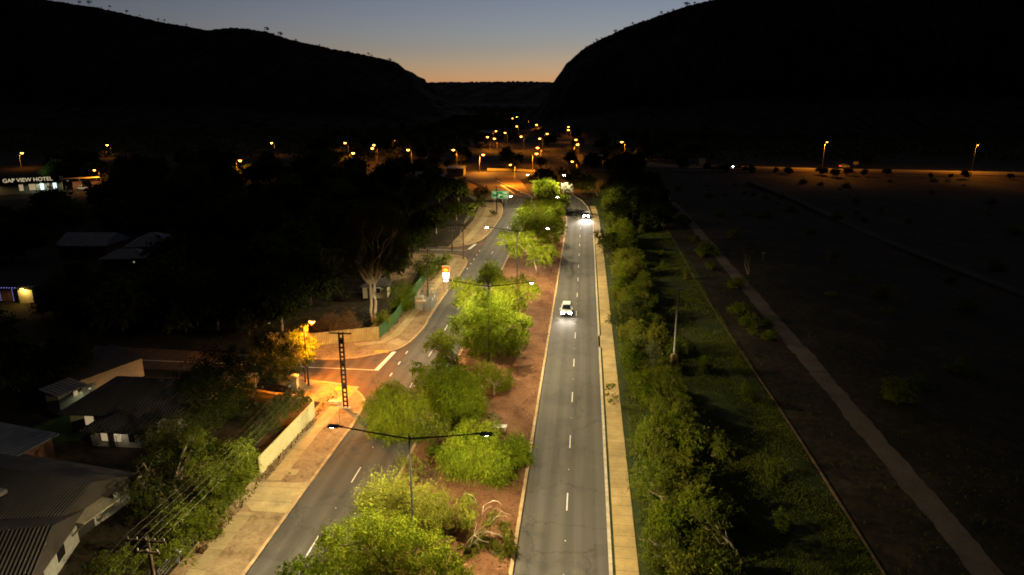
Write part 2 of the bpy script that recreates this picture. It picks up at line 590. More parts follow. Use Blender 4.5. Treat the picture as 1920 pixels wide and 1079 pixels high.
def batwing(o, k=1.3, top=4.0):
    """street-lamp optics: throw more light sideways than straight down"""
    l = o.data
    l.use_nodes = True
    nt = l.node_tree
    em = nt.nodes["Emission"]
    tc = nt.nodes.new("ShaderNodeTexCoord")
    sep = nt.nodes.new("ShaderNodeSeparateXYZ")
    nt.links.new(tc.outputs["Normal"], sep.inputs[0])
    ab = nt.nodes.new("ShaderNodeMath"); ab.operation = "ABSOLUTE"
    nt.links.new(sep.outputs["Z"], ab.inputs[0])
    mx = nt.nodes.new("ShaderNodeMath"); mx.operation = "MAXIMUM"
    nt.links.new(ab.outputs[0], mx.inputs[0]); mx.inputs[1].default_value = 0.08
    pw = nt.nodes.new("ShaderNodeMath"); pw.operation = "POWER"
    nt.links.new(mx.outputs[0], pw.inputs[0]); pw.inputs[1].default_value = -k
    mn = nt.nodes.new("ShaderNodeMath"); mn.operation = "MINIMUM"
    nt.links.new(pw.outputs[0], mn.inputs[0]); mn.inputs[1].default_value = top
    # less light thrown sideways behind the kerbs than along the road
    sx = nt.nodes.new("ShaderNodeMath"); sx.operation = "POWER"
    ax = nt.nodes.new("ShaderNodeMath"); ax.operation = "ABSOLUTE"
    nt.links.new(sep.outputs["X"], ax.inputs[0]); nt.links.new(ax.outputs[0], sx.inputs[0]); sx.inputs[1].default_value = 7
    fx = nt.nodes.new("ShaderNodeMath"); fx.operation = "MULTIPLY_ADD"
    nt.links.new(sx.outputs[0], fx.inputs[0]); fx.inputs[1].default_value = -0.85; fx.inputs[2].default_value = 1.0
    pr = nt.nodes.new("ShaderNodeMath"); pr.operation = "MULTIPLY"
    nt.links.new(mn.outputs[0], pr.inputs[0]); nt.links.new(fx.outputs[0], pr.inputs[1])
    nt.links.new(pr.outputs[0], em.inputs["Strength"])
    return o


# ------------------------------------------------------------------ setting: ground, roads, verges
gx = np.concatenate([np.linspace(-3000, -320, 10), np.linspace(-280, 280, 57), np.linspace(320, 3000, 10)])
gy = np.concatenate([np.linspace(-60, 420, 49), np.linspace(450, 6500, 26)])
mb = MB()
nx, ny = len(gx), len(gy)
vs = []
for y in gy:
    for x in gx:
        z = -0.02
        if x > 40 and y > 20:                       # the dry river bed undulates
            k = min(1.0, (x - 40) / 20)
            z += k * (-0.9 + 0.45 * math.sin(x * 0.11 + y * 0.03) + 0.3 * math.sin(y * 0.09 - x * 0.05))
            z *= max(0.0, min(1.0, (345 - y) / 30))
            z = min(z, -0.02)
        vs.append((x, y, z))
mb.add(vs, [(j * nx + i, j * nx + i + 1, (j + 1) * nx + i + 1, (j + 1) * nx + i) for j in range(ny - 1) for i in range(nx - 1)])
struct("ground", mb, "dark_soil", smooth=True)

# carriageways (sheets 4 mm apart)
rr = [(-4.6, 20), (2.8, 20), (2.8, 205), (2.4, 218), (1.2, 234), (-1.0, 250), (-5, 266), (-14, 285), (-24, 300),
      (-30, 288), (-20, 262), (-12, 244), (-7.6, 228), (-5.6, 214), (-4.8, 200)]
mb = MB(); mb.add([(*p, 0.004) for p in rr], [tuple(range(len(rr)))])
struct("road_right", mb, "asphalt")
lr = [(-25.9, 20), (-17.6, 20), (-17.6, 205), (-18.0, 225), (-19.0, 250), (-19.5, 258), (-27, 268), (-34, 292), (-28, 318), (-24, 346), (-46, 351),
      (-60, 345), (-56, 315), (-44, 292), (-34, 262), (-28, 240), (-25.6, 215)]
mb = MB(); mb.add([(*p, 0.008) for p in lr], [tuple(range(len(lr)))])
struct("road_left", mb, "asphalt")
sd = [G(*q) for q in [(540, 668), (590, 676), (650, 676), (718, 664), (750, 656), (775, 639), (800, 611)]]
se = [G(*q) for q in [(660, 805), (685, 760), (685, 748), (670, 733), (650, 723), (620, 718), (580, 715), (548, 704)]]
poly = [(-130, 92)] + [sd[0]] + sd[1:] + [(-25.2, 100), (-25.2, 68)] + se + [(-130, 82)]
mb = MB(); mb.add([(*p, 0.012) for p in poly], [tuple(range(len(poly)))[::-1]])
struct("side_street", mb, "asphalt_dusty")
poly = [(-70, 164.5), (-33, 164.5), (-27.6, 168.5), (-25.0, 178), (-25.0, 138), (-25.9, 150), (-27.4, 154.2), (-32, 157), (-70, 157)]
mb = MB(); mb.add([(*p, 0.012) for p in poly], [tuple(range(len(poly)))[::-1]])
struct("side_street", mb, "asphalt_dusty")
# paved traffic island in the junction
isl = [(-41.8, 322), (-33.5, 330), (-27, 300), (-20.2, 260), (-27, 278), (-36, 302)]
mb = MB(); mb.prism(isl, 0.0, 0.14)
struct("traffic_island", mb, "verge_sand")
# road across the river
cw = smooth_path([(10, 372), (35, 376), (80, 372), (117, 362), (160, 359), (210, 352), (330, 340)], 1)
mb = ribbon(cw, 9.0, -2.0, 0.35)
struct("causeway_road", mb, "track_dust")
mb = ribbon(offset_path(cw, 8.7), 0.3, 0.0, 1.1)
t_ = mb.build("guard_rail", "pale_steel"); tag(t_, "low pale guard rail along the lamplit road across the river", "guard rail")


def kerb(path, name, z=0.15, width=0.3, mat="kerb_dusty"):
    return struct(name, ribbon(path, width, 0.0, z), mat)


# verge beside the left carriageway in three pieces between the side streets
edge1 = smooth_path([(-25.5, 25), (-25.5, 66), se[0], se[1], se[2], se[3], se[4], se[5], se[6], se[7]], 1)
v1 = edge1 + [(-48, 82), (-48, 78), (-31.4, 74), (-31.4, 25)]
edge2 = smooth_path([sd[0], sd[1], sd[2], sd[3], sd[4], sd[5], sd[6], (-25.5, 108), (-25.5, 135), (-25.6, 148), (-26.6, 152.5), (-28, 155), (-32, 157)], 1)
v2 = edge2 + [(-44, 157), (-44, 140), (-34, 120), (-34, 100), (-45, 97)]
edge3 = smooth_path([(-36, 164.5), (-32.4, 164.5), (-28, 168.5), (-25.6, 178), (-25.5, 208), (-26.2, 222), (-29, 240), (-36, 262), (-46, 290), (-60, 318)], 1)
v3 = edge3 + [(-66, 318), (-46, 262), (-36, 235), (-33.5, 205), (-33.5, 164.5)]
for i, (v, e) in enumerate(((v1, edge1), (v2, edge2), (v3, edge3))):
    mb = MB(); mb.prism(v, 0.0, 0.12)
    struct("verge", mb, "verge_sand")
    kerb(e, "kerb")

# median strip: a gently mounded bed of mulch between kerbs
def med_l(y): return -17.5 if y < 215 else -17.5 - (y - 215) * 0.05
def med_r(y): return -4.75 if y < 205 else -4.75 - ((y - 205) ** 1.6) * 0.016
mb = MB()
ys = np.linspace(20, 262, 150); NXM = 22
vs = []
for y in ys:
    l, r_ = med_l(y) + 0.3, min(med_r(y) - 0.3, 99)
    if r_ < l + 0.2: r_ = l + 0.2
    for i in range(NXM):
        t = i / (NXM - 1)
        x = l + (r_ - l) * t
        z = 0.12 + 0.28 * math.sin(math.pi * t) ** 0.8 + (0.06 * math.sin(x * 2.3 + y * 0.7) * math.sin(y * 1.3) if 0 < t < 1 else 0)
        vs.append((x, y, z))
mb.add(vs, [(j * NXM + i, j * NXM + i + 1, (j + 1) * NXM + i + 1, (j + 1) * NXM + i) for j in range(len(ys) - 1) for i in range(NXM - 1)])
struct("median_strip", mb, "mulch", smooth=True)
kerb([(med_l(y), y) for y in ys[::3]], "kerb", width=-0.3)
kerb([(med_r(y), y) for y in ys[::3] if med_r(y) > med_l(y) + .7], "kerb")

# right side: kerb, gutter line, slab footpath, soil, grassy bank
ry = list(np.linspace(20, 205, 40))
redge = [(2.8, y) for y in ry] + [(2.3, 219), (1.1, 235), (-1.0, 250), (-5, 266), (-14, 286)]
kerb(redge, "kerb", width=-0.28, mat="kerb_concrete")
fpc = [(3.32, 20), (3.32, 100), (3.3, 150), (3.15, 200), (2.9, 220), (2.2, 236)]
struct("footpath_right", ribbon([(x, y) for x, y in smooth_path(fpc, 1)], -1.8, 0.0, 0.14), "footpath_concrete")
mb = MB(); mb.box((3.95, 99.4, 0.085), (2.35, 5.2, 0.13))
struct("crossing_slab", mb, "footpath_plain")
mb = MB()
by_ = np.linspace(20, 345, 110); NB = 16
vs = []
for y in by_:
    for i in range(NB):
        t = i / (NB - 1)
        x = 3.06 + (24.2 - 3.06) * t + (0.6 * math.sin(y * 0.05) * t)
        vs.append((x, y, 0.075 - (0.0 if t < 0.15 else (t - 0.15) * 0.08) + (0.05 * math.sin(x * 1.7 + y) * math.sin(y * 0.9) if t > 0.2 else 0)))
mb.add(vs, [(j * NB + i, j * NB + i + 1, (j + 1) * NB + i + 1, (j + 1) * NB + i) for j in range(len(by_) - 1) for i in range(NB - 1)])
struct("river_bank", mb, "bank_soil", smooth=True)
mb = ribbon(smooth_path([(24.3, 40), (24.4, 75), (23.2, 115), (23.8, 180), (24.5, 235), (20, 262)], 2), 0.22, -0.1, 0.09)
struct("bank_edging", mb, "edging")
def ragged(ctrl, width, z, seed):
    """a worn track: edges wander in and out"""
    r = np.random.default_rng(seed)
    pts = smooth_path(ctrl, 3); fine = []
    for a, b in zip(pts, pts[1:]):
        n_ = max(1, int(math.hypot(b[0] - a[0], b[1] - a[1]) / .9))
        fine += [(a[0] + (b[0] - a[0]) * i / n_, a[1] + (b[1] - a[1]) * i / n_) for i in range(n_)]
    vs = []; w1 = w2 = 0.0
    for i, q in enumerate(fine):
        w1 = w1 * .5 + r.normal(0, .1); w2 = w2 * .5 + r.normal(0, .1)
        bend = .05 * math.sin(q[1] * .045 + seed)
        vs += [(q[0] - width / 2 + w1 + bend, q[1], z), (q[0] + width / 2 + w2 + bend, q[1], z)]
    m = MB(); m.add(vs, [(2 * i, 2 * i + 1, 2 * i + 3, 2 * i + 2) for i in range(len(fine) - 1)])
    return m
mb = ragged([(32.4, 42), (32.5, 76), (32.3, 126), (32.3, 180), (31.9, 245), (28.5, 278), (21, 298), (10, 310)], 2.5, 0.02, 3)
struct("path", mb, "track_dust")
mb = ribbon(smooth_path([(88, 120), (84.5, 148), (80, 200), (80.4, 260), (76, 320)], 2), 3.0, -1.0, -0.1)
struct("path", mb, "dim_dust")

# footpath on the verge, driveway, ramps, tactile pads
fp = smooth_path([(-28.75, 25), (-28.75, 51)], 0)
struct("footpath_left", ribbon(fp, 1.4, 0.06, 0.128), "footpath_plain")
struct("footpath_left", ribbon([(-28.6, 56.4), (-28.6, 66), (-28.4, 72), (-28.2, 79)], 1.4, 0.06, 0.128), "footpath_plain")
mb = MB(); mb.prism([(-25.7, 51.2), (-25.7, 56.3), (-31.3, 55.8), (-31.3, 53.4), (-29, 51.2)], 0.06, 0.134)
struct("driveway", mb, "footpath_plain")
struct("footpath_left", ribbon([(-33.5, 93.4), (-29.6, 95.2), (-28.3, 99), (-28.0, 110), (-28.2, 140), (-28.6, 152)], 1.3, 0.06, 0.128), "footpath_plain")
struct("footpath_left", ribbon([(-29.6, 169), (-29.2, 180), (-29.4, 205), (-31, 228)], 1.9, 0.06, 0.128), "footpath_plain")
mb = MB(); mb.prism([(-27.0, 94.2), (-26.3, 96.2), (-28.2, 97.4), (-29.2, 95.4)], 0.06, 0.136)
struct("kerb_ramp", mb, "footpath_plain")
for q in ((716, 661), (643, 731)):
    x, y = G(*q)
    mb = MB(); mb.box((x, y, 0.134), (2.0, 0.9, 0.02))
    struct("tactile_paving", mb, "yellow_paint")

# painted markings
mk = MB()
def dash(x, y0, y1, wd=0.11, z=0.0125):
    mk.add([(x - wd / 2, y0, z), (x + wd / 2, y0, z), (x + wd / 2, y1, z), (x - wd / 2, y1, z)], [(0, 1, 2, 3)])
for k in range(-2, 16):
    y0 = 54.4 + 11.55 * k
    if y0 < 205: dash(-0.75, y0, y0 + 2.9, 0.12, 0.0085)
for k in range(-2, 15):
    y0 = 45.6 + 11.3 * k
    if y0 < 205: dash(-21.7, y0, y0 + 2.9)
for k in range(5): dash(-25.25, 74.6 + 4.2 * k, 75.7 + 4.2 * k, 0.16, 0.0165)
for k in range(5): dash(-25.0, 143 + 4.5 * k, 144.2 + 4.5 * k, 0.2, 0.0165)
struct("lane_markings", mk, "white_paint")
mk = MB()
a, b = G(706, 695), G(740, 660)
mk.add([(a[0] - .35, a[1], .0165), (a[0] + .25, a[1], .0165), (b[0] + .25, b[1], .0165), (b[0] - .35, b[1], .0165)], [(0, 1, 2, 3)])
mk.add([(-75, 85.0, .0165), (a[0] - .3, a[1], .0165), (a[0] - .3, a[1] + .16, .0165), (-75, 85.16, .0165)], [(0, 1, 2, 3)])
mk.add([(-28.3, 163, .0165), (-27.6, 163, .0165), (-26.9, 169.5, .0165), (-27.6, 169.5, .0165)], [(0, 1, 2, 3)])
mk.add([(-60, 161.6, .0165), (-28.3, 161.6, .0165), (-28.3, 161.85, .0165), (-60, 161.85, .0165)], [(0, 1, 2, 3)])
for p, q, wd in (((939, 347), (965, 364), .3), ((932, 339), (997, 369), .25)):
    a, b = Vector(G(*p)), Vector(G(*q)); d = (b - a).normalized(); n_ = Vector((-d.y, d.x)) * wd
    mk.add([(*(a - n_), .0165), (*(a + n_), .0165), (*(b + n_), .0165), (*(b - n_), .0165)], [(0, 1, 2, 3)])
for p in ((944, 349), (975, 361)):   # painted arrows
    x, y = G(*p)
    for dx, dy in ((1.4, 1.5), (1.4, -1.8)):
        mk.add([(x - .35, y, .0165), (x + .35, y, .0165), (x + dx + .35, y + dy, .0165), (x + dx - .35, y + dy, .0165)], [(0, 1, 2, 3)])
struct("lane_markings", mk, "white_paint")
mk = MB()   # raised reflective studs between dashes
for k in range(-1, 12):
    mk.box((-0.75, 50.0 + 11.55 * k, 0.012), (.1, .1, .015))
    mk.box((-21.7, 52.6 + 11.3 * k, 0.016), (.1, .1, .015))
struct("lane_markings", mk, "sign_white")

# ------------------------------------------------------------------ hills
def hill(name, crest, Y, foot, back, seed, cliff=0.5, rough=6.0):
    rng = np.random.default_rng(seed)
    px = np.array([c[0] for c in crest], float); py = np.array([c[1] for c in crest], float)
    n = max(60, int((px[-1] - px[0]) / 4))
    xs = np.linspace(px[0], px[-1], n); yy = np.interp(xs, px, py)
    yy = yy + rng.normal(0, 0.6, n)
    R = 26
    vs = []
    ph = rng.uniform(0, 6, 8)
    for i in range(n):
        cx, cy, cz = PY(xs[i], yy[i], Y + 25 * math.sin(xs[i] * 0.013 + ph[0]) * 0)
        for j in range(R):
            t = j
            if j <= 16:
                s = j / 16
                h = cz * (0.42 * s ** 1.1 if s < cliff else 0.42 * cliff ** 1.1 + (1 - 0.42 * cliff ** 1.1) * ((s - cliff) / (1 - cliff)) ** 0.8)
                y = cy - foot * (1 - s)
            else:
                s = (j - 16) / (R - 17)
                h = cz * (1 - s ** 1.3)
                y = cy + back * s
            k = 0 if j in (0, R - 1) else 1
            fall = j != 16
            nz = rough * (math.sin(cx * .021 + y * .033 + ph[1]) + math.sin(cx * .057 - y * .041 + ph[2]) + .7 * math.sin(cx * .13 + ph[3]) * math.sin(y * .11)) * .4
            h2 = max(-2.0, h + (nz * min(1, h / 40) - (abs(nz) * .2 if fall else 0)) * k * (1 if fall else 0) + rng.normal(0, .8) * k * (1 if fall else 0))
            vs.append((cx + (rng.normal(0, 2.0) if fall else 0), y + (rng.normal(0, 3.0) if fall else 0), h2 if h2 > -1 else -1))
    fs = [(i * R + j, (i + 1) * R + j, (i + 1) * R + j + 1, i * R + j + 1) for i in range(n - 1) for j in range(R - 1)]
    mb = MB(); mb.add(vs, fs)
    return struct(name, mb, "rock_hill")

LC = [(-700, -150), (-350, -75), (-100, -30), (0, -12), (60, -5), (115, 4), (150, 10), (180, 14), (220, 23), (260, 32), (300, 41), (340, 48), (370, 53), (388, 57), (410, 54), (440, 52), (470, 55),
      (500, 60), (520, 67), (555, 77), (600, 87), (640, 95), (690, 104), (722, 112), (735, 118), (745, 126), (752, 127), (758, 133), (764, 135), (772, 145), (783, 156), (785, 164), (792, 172), (806, 184), (815, 196), (835, 208), (850, 214)]
RC = [(985, 214), (1000, 206), (1012, 196), (1020, 184), (1030, 170), (1038, 157), (1047, 142), (1056, 130), (1059, 122), (1070, 113), (1085, 99), (1100, 88), (1120, 77), (1150, 63), (1180, 49), (1200, 42), (1230, 31), (1260, 21),
      (1290, 11), (1320, 4), (1345, -2), (1450, -25), (1600, -48), (1750, -60), (1950, -60), (2300, -90), (2800, -160)]
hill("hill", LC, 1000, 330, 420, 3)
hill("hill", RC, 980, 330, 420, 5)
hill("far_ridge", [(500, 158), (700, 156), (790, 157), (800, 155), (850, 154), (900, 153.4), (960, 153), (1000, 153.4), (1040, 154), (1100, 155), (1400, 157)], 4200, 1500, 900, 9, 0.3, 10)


# ------------------------------------------------------------------ foliage
def leaves(lobes, leaf, per_m2, rng, droop=0.3, shell=0.6, clump=0.2):
    """numpy leaf cloud: lobes = [(x,y,z,rx,ry,rz)]; leaves sit in tight clumps on each lobe, with loose sprays reaching out of it"""
    out = []
    lw, ll = leaf
    for (x, y, z, rx, ry, rz) in lobes:
        area = 4 * math.pi * ((rx * ry + ry * rz + rx * rz) / 3)
        n = max(24, int(area * per_m2))
        nc = max(4, int(n / 22))
        d = rng.normal(size=(nc, 3)); d /= np.linalg.norm(d, axis=1)[:, None]
        r = shell + (0.98 - shell) * rng.random(nc) ** 0.6
        spray = rng.random(nc) < 0.34
        r = np.where(spray, rng.uniform(0.9, 1.5, nc), r)
        d[:, 2] = np.where(d[:, 2] < -0.3, d[:, 2] * 0.75, d[:, 2])
        R3 = np.array([rx, ry, rz])
        cc = d * r[:, None] * R3 * 0.9
        k = rng.integers(0, nc, n)
        sz = (clump * np.where(spray, 0.45, 0.4 + 0.75 * rng.random(nc)))[k][:, None]
        p = cc[k] + rng.normal(size=(n, 3)) * sz * R3
        # a spray is drawn out along its own twig
        tw = np.abs(rng.normal(size=n)) * np.where(spray[k], 0.32, 0.08)
        p += d[k] * tw[:, None] * R3
        p[:, 2] -= droop * (np.abs(rng.normal(size=n)) * 0.3 + tw * 0.9) * rz
        c = p + np.array([x, y, z])
        ax = d[k] * 0.8 + rng.normal(size=(n, 3)) * 0.45
        ax[:, 2] -= droop * 1.6
        ax /= np.linalg.norm(ax, axis=1)[:, None]
        b = np.cross(ax, rng.normal(size=(n, 3))); b /= (np.linalg.norm(b, axis=1)[:, None] + 1e-6)
        s = (0.65 + 0.7 * rng.random(n))[:, None]
        h = ax * ll * 0.5 * s; q = b * lw * 0.5 * s
        out.append(np.stack([c - h, c + q, c + h, c - q], axis=1))
    return np.concatenate(out)


def leaf_mesh(name, quads, mat):
    n = len(quads)
    me = bpy.data.meshes.new(name)
    me.vertices.add(4 * n)
    me.vertices.foreach_set("co", quads.reshape(-1).astype(np.float32))
    me.loops.add(4 * n)
    me.loops.foreach_set("vertex_index", np.arange(4 * n, dtype=np.int32))
    me.polygons.add(n)
    me.polygons.foreach_set("loop_start", np.arange(0, 4 * n, 4, dtype=np.int32))
    me.materials.append(M[mat])
    me.update(calc_edges=True)
    me.validate()
    return me


def limb(mb, p0, p1, r0, r1, rng, wob=0.12, n=5, sides=6):
    p0, p1 = Vector(p0), Vector(p1)
    L = (p1 - p0).length
    pts, rs = [], []
    for i in range(n):
        t = i / (n - 1)
        p = p0.lerp(p1, t)
        p.z += 0.12 * L * math.sin(math.pi * t) * 0.5
        if 0 < i < n - 1:
            p += Vector(rng.normal(0, 1, 3)) * wob * L * 0.3
        pts.append(p); rs.append(r0 + (r1 - r0) * t)
    mb.tube(pts, rs, sides)
    return pts


def tree(name, label, cat, base, lobes, leafmat="leaf_bright", leaf=(0.068, 0.186), dens=95, droop=0.3, bark="bark_dark", r0=0.16, seed=0, group=None, limbs=9, one=False, shell=0.6, clump=0.2, fork=0.35, trunks=1):
    """crown lobes in world space; trunk from base with limbs into the lobes"""
    rng = np.random.default_rng(seed + 100)
    bx, by, bz = base
    loc = [(x - bx, y - by, z - bz, rx, ry, rz) for (x, y, z, rx, ry, rz) in lobes]
    q = leaves(loc, leaf, dens, rng, droop, shell, clump)
    q[:, :, 2] = np.maximum(q[:, :, 2], 0.03)
    me = leaf_mesh("crown", q, leafmat)
    mb = MB()
    cx = np.mean([l[0] for l in loc]); cy = np.mean([l[1] for l in loc]); zt = max(l[2] for l in loc)
    for k in range(trunks):
        off = (rng.normal(0, .25) if trunks > 1 else 0, rng.normal(0, .25) if trunks > 1 else 0)
        f = Vector((cx * 0.35 + off[0] * 3, cy * 0.35 + off[1] * 3, zt * fork))
        limb(mb, (off[0], off[1], -0.1), f, r0, r0 * 0.75, rng, 0.08, 5, 8)
        order = rng.permutation(len(loc))[:limbs]
        for i in order:
            l = loc[i]
            e = Vector((l[0], l[1], l[2]))
            pts = limb(mb, f, e, r0 * 0.55, r0 * 0.16, rng, 0.2, 5, 5)
            for _ in range(2):
                e2 = e + Vector(rng.normal(0, 0.5, 3)) * l[3]
                limb(mb, pts[3], e2, r0 * 0.2, r0 * 0.05, rng, 0.25, 4, 4)
    root = thing(name, label, cat, base, 0, group)
    c = bpy.data.objects.new("crown", me); COL.objects.link(c); c.parent = root
    mb.build("trunk", bark, root)
    return root


def px_lobes(Y, items, depth=0.8, rng=None, squash=0.9):
    """lobes surveyed as (px, py, radius px) on the tree's own depth plane, spread in depth"""
    rng = rng or RNG
    out = []
    for it in items:
        px, py, r = it[:3]
        dy = it[3] if len(it) > 3 else rng.uniform(-2.0, 2.0) * depth
        x, y, z = PY(px, py, Y + dy)
        d = Vector((x, y, z - CAM_H)).length
        R_ = r * d / FPX * (0.95 if r < 10 else 0.9)
        out.append((x, y, max(z, R_ * 0.45), R_, R_ * 1.1, R_ * squash))
    return out


def gz(x, y):
    """ground level"""
    if med_l(y) < x < med_r(y):
        t = (x - med_l(y)) / (med_r(y) - med_l(y))
        return 0.12 + 0.25 * math.sin(math.pi * min(max(t, 0), 1))
    return 0.05


def ptree(name, label, cat, base_xy, Y, items, **kw):
    lob = px_lobes(Y, items, kw.pop("depth", 0.9), np.random.default_rng(kw.get("seed", 0)))
    return tree(name, label, cat, (base_xy[0], base_xy[1], gz(*base_xy)), lob, **kw)


# median trees, surveyed one by one
ptree("median_tree", "broad yellow-green tree around the pole of the unlit-topped double lamp, filling the bottom edge", "tree", (-13.2, 42), 42.0,
      [(690, 985, 34), (655, 1010, 36), (622, 1008, 22), (608, 1030, 18), (740, 1000, 38), (705, 1050, 46), (645, 1058, 40), (780, 1035, 42), (812, 1022, 26), (832, 1045, 28), (845, 1068, 26), (770, 1085, 40), (690, 1095, 45), (868, 1085, 22)],
      leafmat="leaf_bright", leaf=(0.068, 0.161), dens=169, seed=1, r0=0.22, depth=1.6, droop=0.5)
ptree("median_tree", "small bright bush leaning over the lane at the bottom edge of the picture", "tree", (-15.2, 37), 37.5,
      [(545, 1062, 14), (572, 1058, 15), (590, 1066, 14), (560, 1082, 22), (592, 1088, 22), (533, 1085, 14)], leafmat="leaf_bright", leaf=(0.062, 0.149), dens=214, seed=2, r0=0.1)
ptree("median_shrub", "rounded olive-yellow bush with fine upright sprays just behind the bottom tree", "shrub", (-12.6, 49), 49,
      [(708, 922, 24), (690, 938, 20), (730, 920, 26), (750, 930, 26), (712, 948, 26), (760, 945, 28), (735, 950, 28), (788, 932, 24), (823, 942, 22), (805, 960, 26), (833, 972, 20), (680, 955, 14), (790, 975, 26), (820, 985, 20), (765, 970, 26)],
      leafmat="leaf_yellow", leaf=(0.056, 0.149), dens=180, droop=-0.35, seed=3, r0=0.1, trunks=3, shell=0.5, depth=1.2)
ptree("median_shrub", "thin straggly yellowish shrub with bare stems between the lamp pole and the asphalt", "shrub", (-13.6, 57), 57.5,
      [(752, 866, 16), (775, 872, 18), (797, 880, 15), (760, 888, 16), (785, 895, 15)], leafmat="leaf_yellow", leaf=(0.050, 0.136), dens=77, droop=-0.3, seed=4, r0=0.05, trunks=4, limbs=4)
ptree("median_tree", "soft weeping tree with feathery fronds under the arm of the unlit-topped double lamp", "tree", (-9.4, 59.5), 59.5,
      [(884, 801, 20), (915, 805, 20), (874, 820, 28), (905, 830, 32), (862, 840, 30), (840, 852, 22), (854, 866, 28), (894, 856, 34), (933, 860, 32), (915, 876, 34), (880, 884, 32), (935, 890, 26), (905, 905, 26), (868, 908, 22)],
      leafmat="leaf_bright", leaf=(0.050, 0.260), dens=144, droop=0.9, seed=5, r0=0.15, depth=1.4)
ptree("median_shrub", "bright rounded wattle bush beside the kerb, in front of the pale median bench", "shrub", (-6.9, 60.5), 61,
      [(966, 829, 20), (980, 843, 20), (958, 845, 22), (984, 860, 14), (972, 868, 20), (960, 886, 18), (950, 868, 20)], leafmat="leaf_bright", leaf=(0.056, 0.198), dens=192, droop=0.5, seed=6, r0=0.09)
ptree("median_tree", "shaggy weeping tree leaning over the lane opposite the lamplit side street", "tree", (-15.0, 66.5), 67,
      [(721, 733, 20), (738, 727, 18), (711, 752, 22), (731, 758, 28), (690, 757, 10), (748, 750, 22), (707, 778, 24), (731, 782, 30), (752, 776, 26), (704, 799, 18), (725, 804, 26), (746, 808, 24), (774, 745, 20), (782, 764, 22), (768, 792, 26), (742, 829, 15), (766, 832, 16)],
      leafmat="leaf_bright", leaf=(0.050, 0.248), dens=140, droop=0.9, seed=7, r0=0.16, depth=1.4)
ptree("median_tree", "shaded weeping tree filling the gap between the feathery tree and the shaggy one", "tree", (-12.6, 65.5), 65.5,
      [(800, 800, 22), (820, 822, 20), (790, 832, 18), (812, 848, 16), (780, 802, 18), (830, 800, 18), (798, 778, 18)], leafmat="leaf_mid", leaf=(0.050, 0.236), dens=99, droop=0.9, seed=47, r0=0.12, depth=1.2)
ptree("median_tree", "tall tangled weeping tree in the middle of the median, behind the pair of feathery ones", "tree", (-12.2, 72.5), 73,
      [(823, 682, 16), (803, 698, 18), (782, 687, 12), (773, 695, 7), (792, 716, 18), (819, 711, 28), (843, 711, 26), (862, 703, 22), (864, 727, 30), (833, 742, 30), (884, 722, 24), (874, 748, 28), (848, 764, 30), (890, 758, 20), (872, 776, 30), (892, 784, 22), (843, 788, 28), (860, 797, 26), (812, 770, 22), (808, 740, 20), (820, 808, 20)],
      leafmat="leaf_bright", leaf=(0.053, 0.248), dens=131, droop=0.8, seed=8, r0=0.2, depth=1.8)
ptree("median_tree", "drooping mid-height tree filling the bed between the tangled tree and the pale bench", "tree", (-11.4, 69), 69,
      [(850, 802, 22), (880, 797, 20), (820, 818, 20), (845, 828, 20), (800, 800, 18), (870, 815, 18)], leafmat="leaf_bright", leaf=(0.05, 0.24), dens=130, droop=0.9, seed=50, r0=0.12)
ptree("median_tree", "narrow dark tree standing between the tangled tree and the round-crowned one", "tree", (-14.6, 80), 80,
      [(842, 655, 12), (848, 672, 14), (838, 685, 14), (850, 697, 13), (845, 712, 14), (832, 672, 9), (858, 684, 10)], leafmat="leaf_mid", leaf=(0.06, 0.18), dens=120, droop=0.4, seed=48, r0=0.1)
ptree("median_tree", "low weeping bush under the lamp arm between the feathery tree and the thin shrub", "shrub", (-11.8, 62.5), 62.5,
      [(835, 868, 16), (822, 880, 15), (845, 890, 16), (830, 855, 14), (815, 862, 12)], leafmat="leaf_bright", leaf=(0.05, 0.22), dens=140, droop=0.9, seed=49, r0=0.08)
ptree("median_tree", "open crooked tree holding its sprays out over the bare red mulch", "tree", (-10.4, 77.5), 79,
      [(905, 688, 18), (922, 695, 16), (915, 707, 20), (943, 704, 17), (953, 714, 13), (935, 720, 17), (925, 740, 11), (926, 752, 10), (895, 703, 14), (946, 726, 9)],
      leafmat="leaf_bright", leaf=(0.053, 0.223), dens=117, droop=0.75, seed=9, r0=0.11, bark="bark_pale")
ptree("median_tree", "low bright sprays reaching over the lane dash, beside the tall lamplit tree", "tree", (-15.4, 83.5), 84,
      [(825, 622, 8), (816, 635, 13), (832, 635, 15), (804, 647, 9), (821, 647, 12), (841, 641, 14), (797, 655, 5), (835, 658, 12), (828, 670, 11)],
      leafmat="leaf_bright", leaf=(0.062, 0.174), dens=180, droop=0.5, seed=10, r0=0.1)
ptree("median_tree", "big round-crowned tree wrapped round the pole of the second double lamp", "tree", (-11.6, 90.5), 90.5,
      [(903, 562, 20), (893, 578, 23), (915, 573, 26), (933, 586, 26), (882, 594, 20), (903, 598, 27), (856, 600, 13), (850, 613, 12), (870, 613, 20), (890, 619, 24), (919, 615, 28), (944, 606, 24), (964, 599, 17), (980, 599, 14), (988, 608, 11), (974, 617, 20), (956, 624, 22), (978, 635, 14), (956, 643, 20), (933, 639, 24), (911, 640, 25), (886, 639, 20), (866, 639, 14), (890, 658, 14), (919, 658, 15), (963, 655, 13)],
      leafmat="leaf_bright", leaf=(0.074, 0.167), dens=140, droop=0.4, seed=11, r0=0.24, depth=2.2, limbs=14)
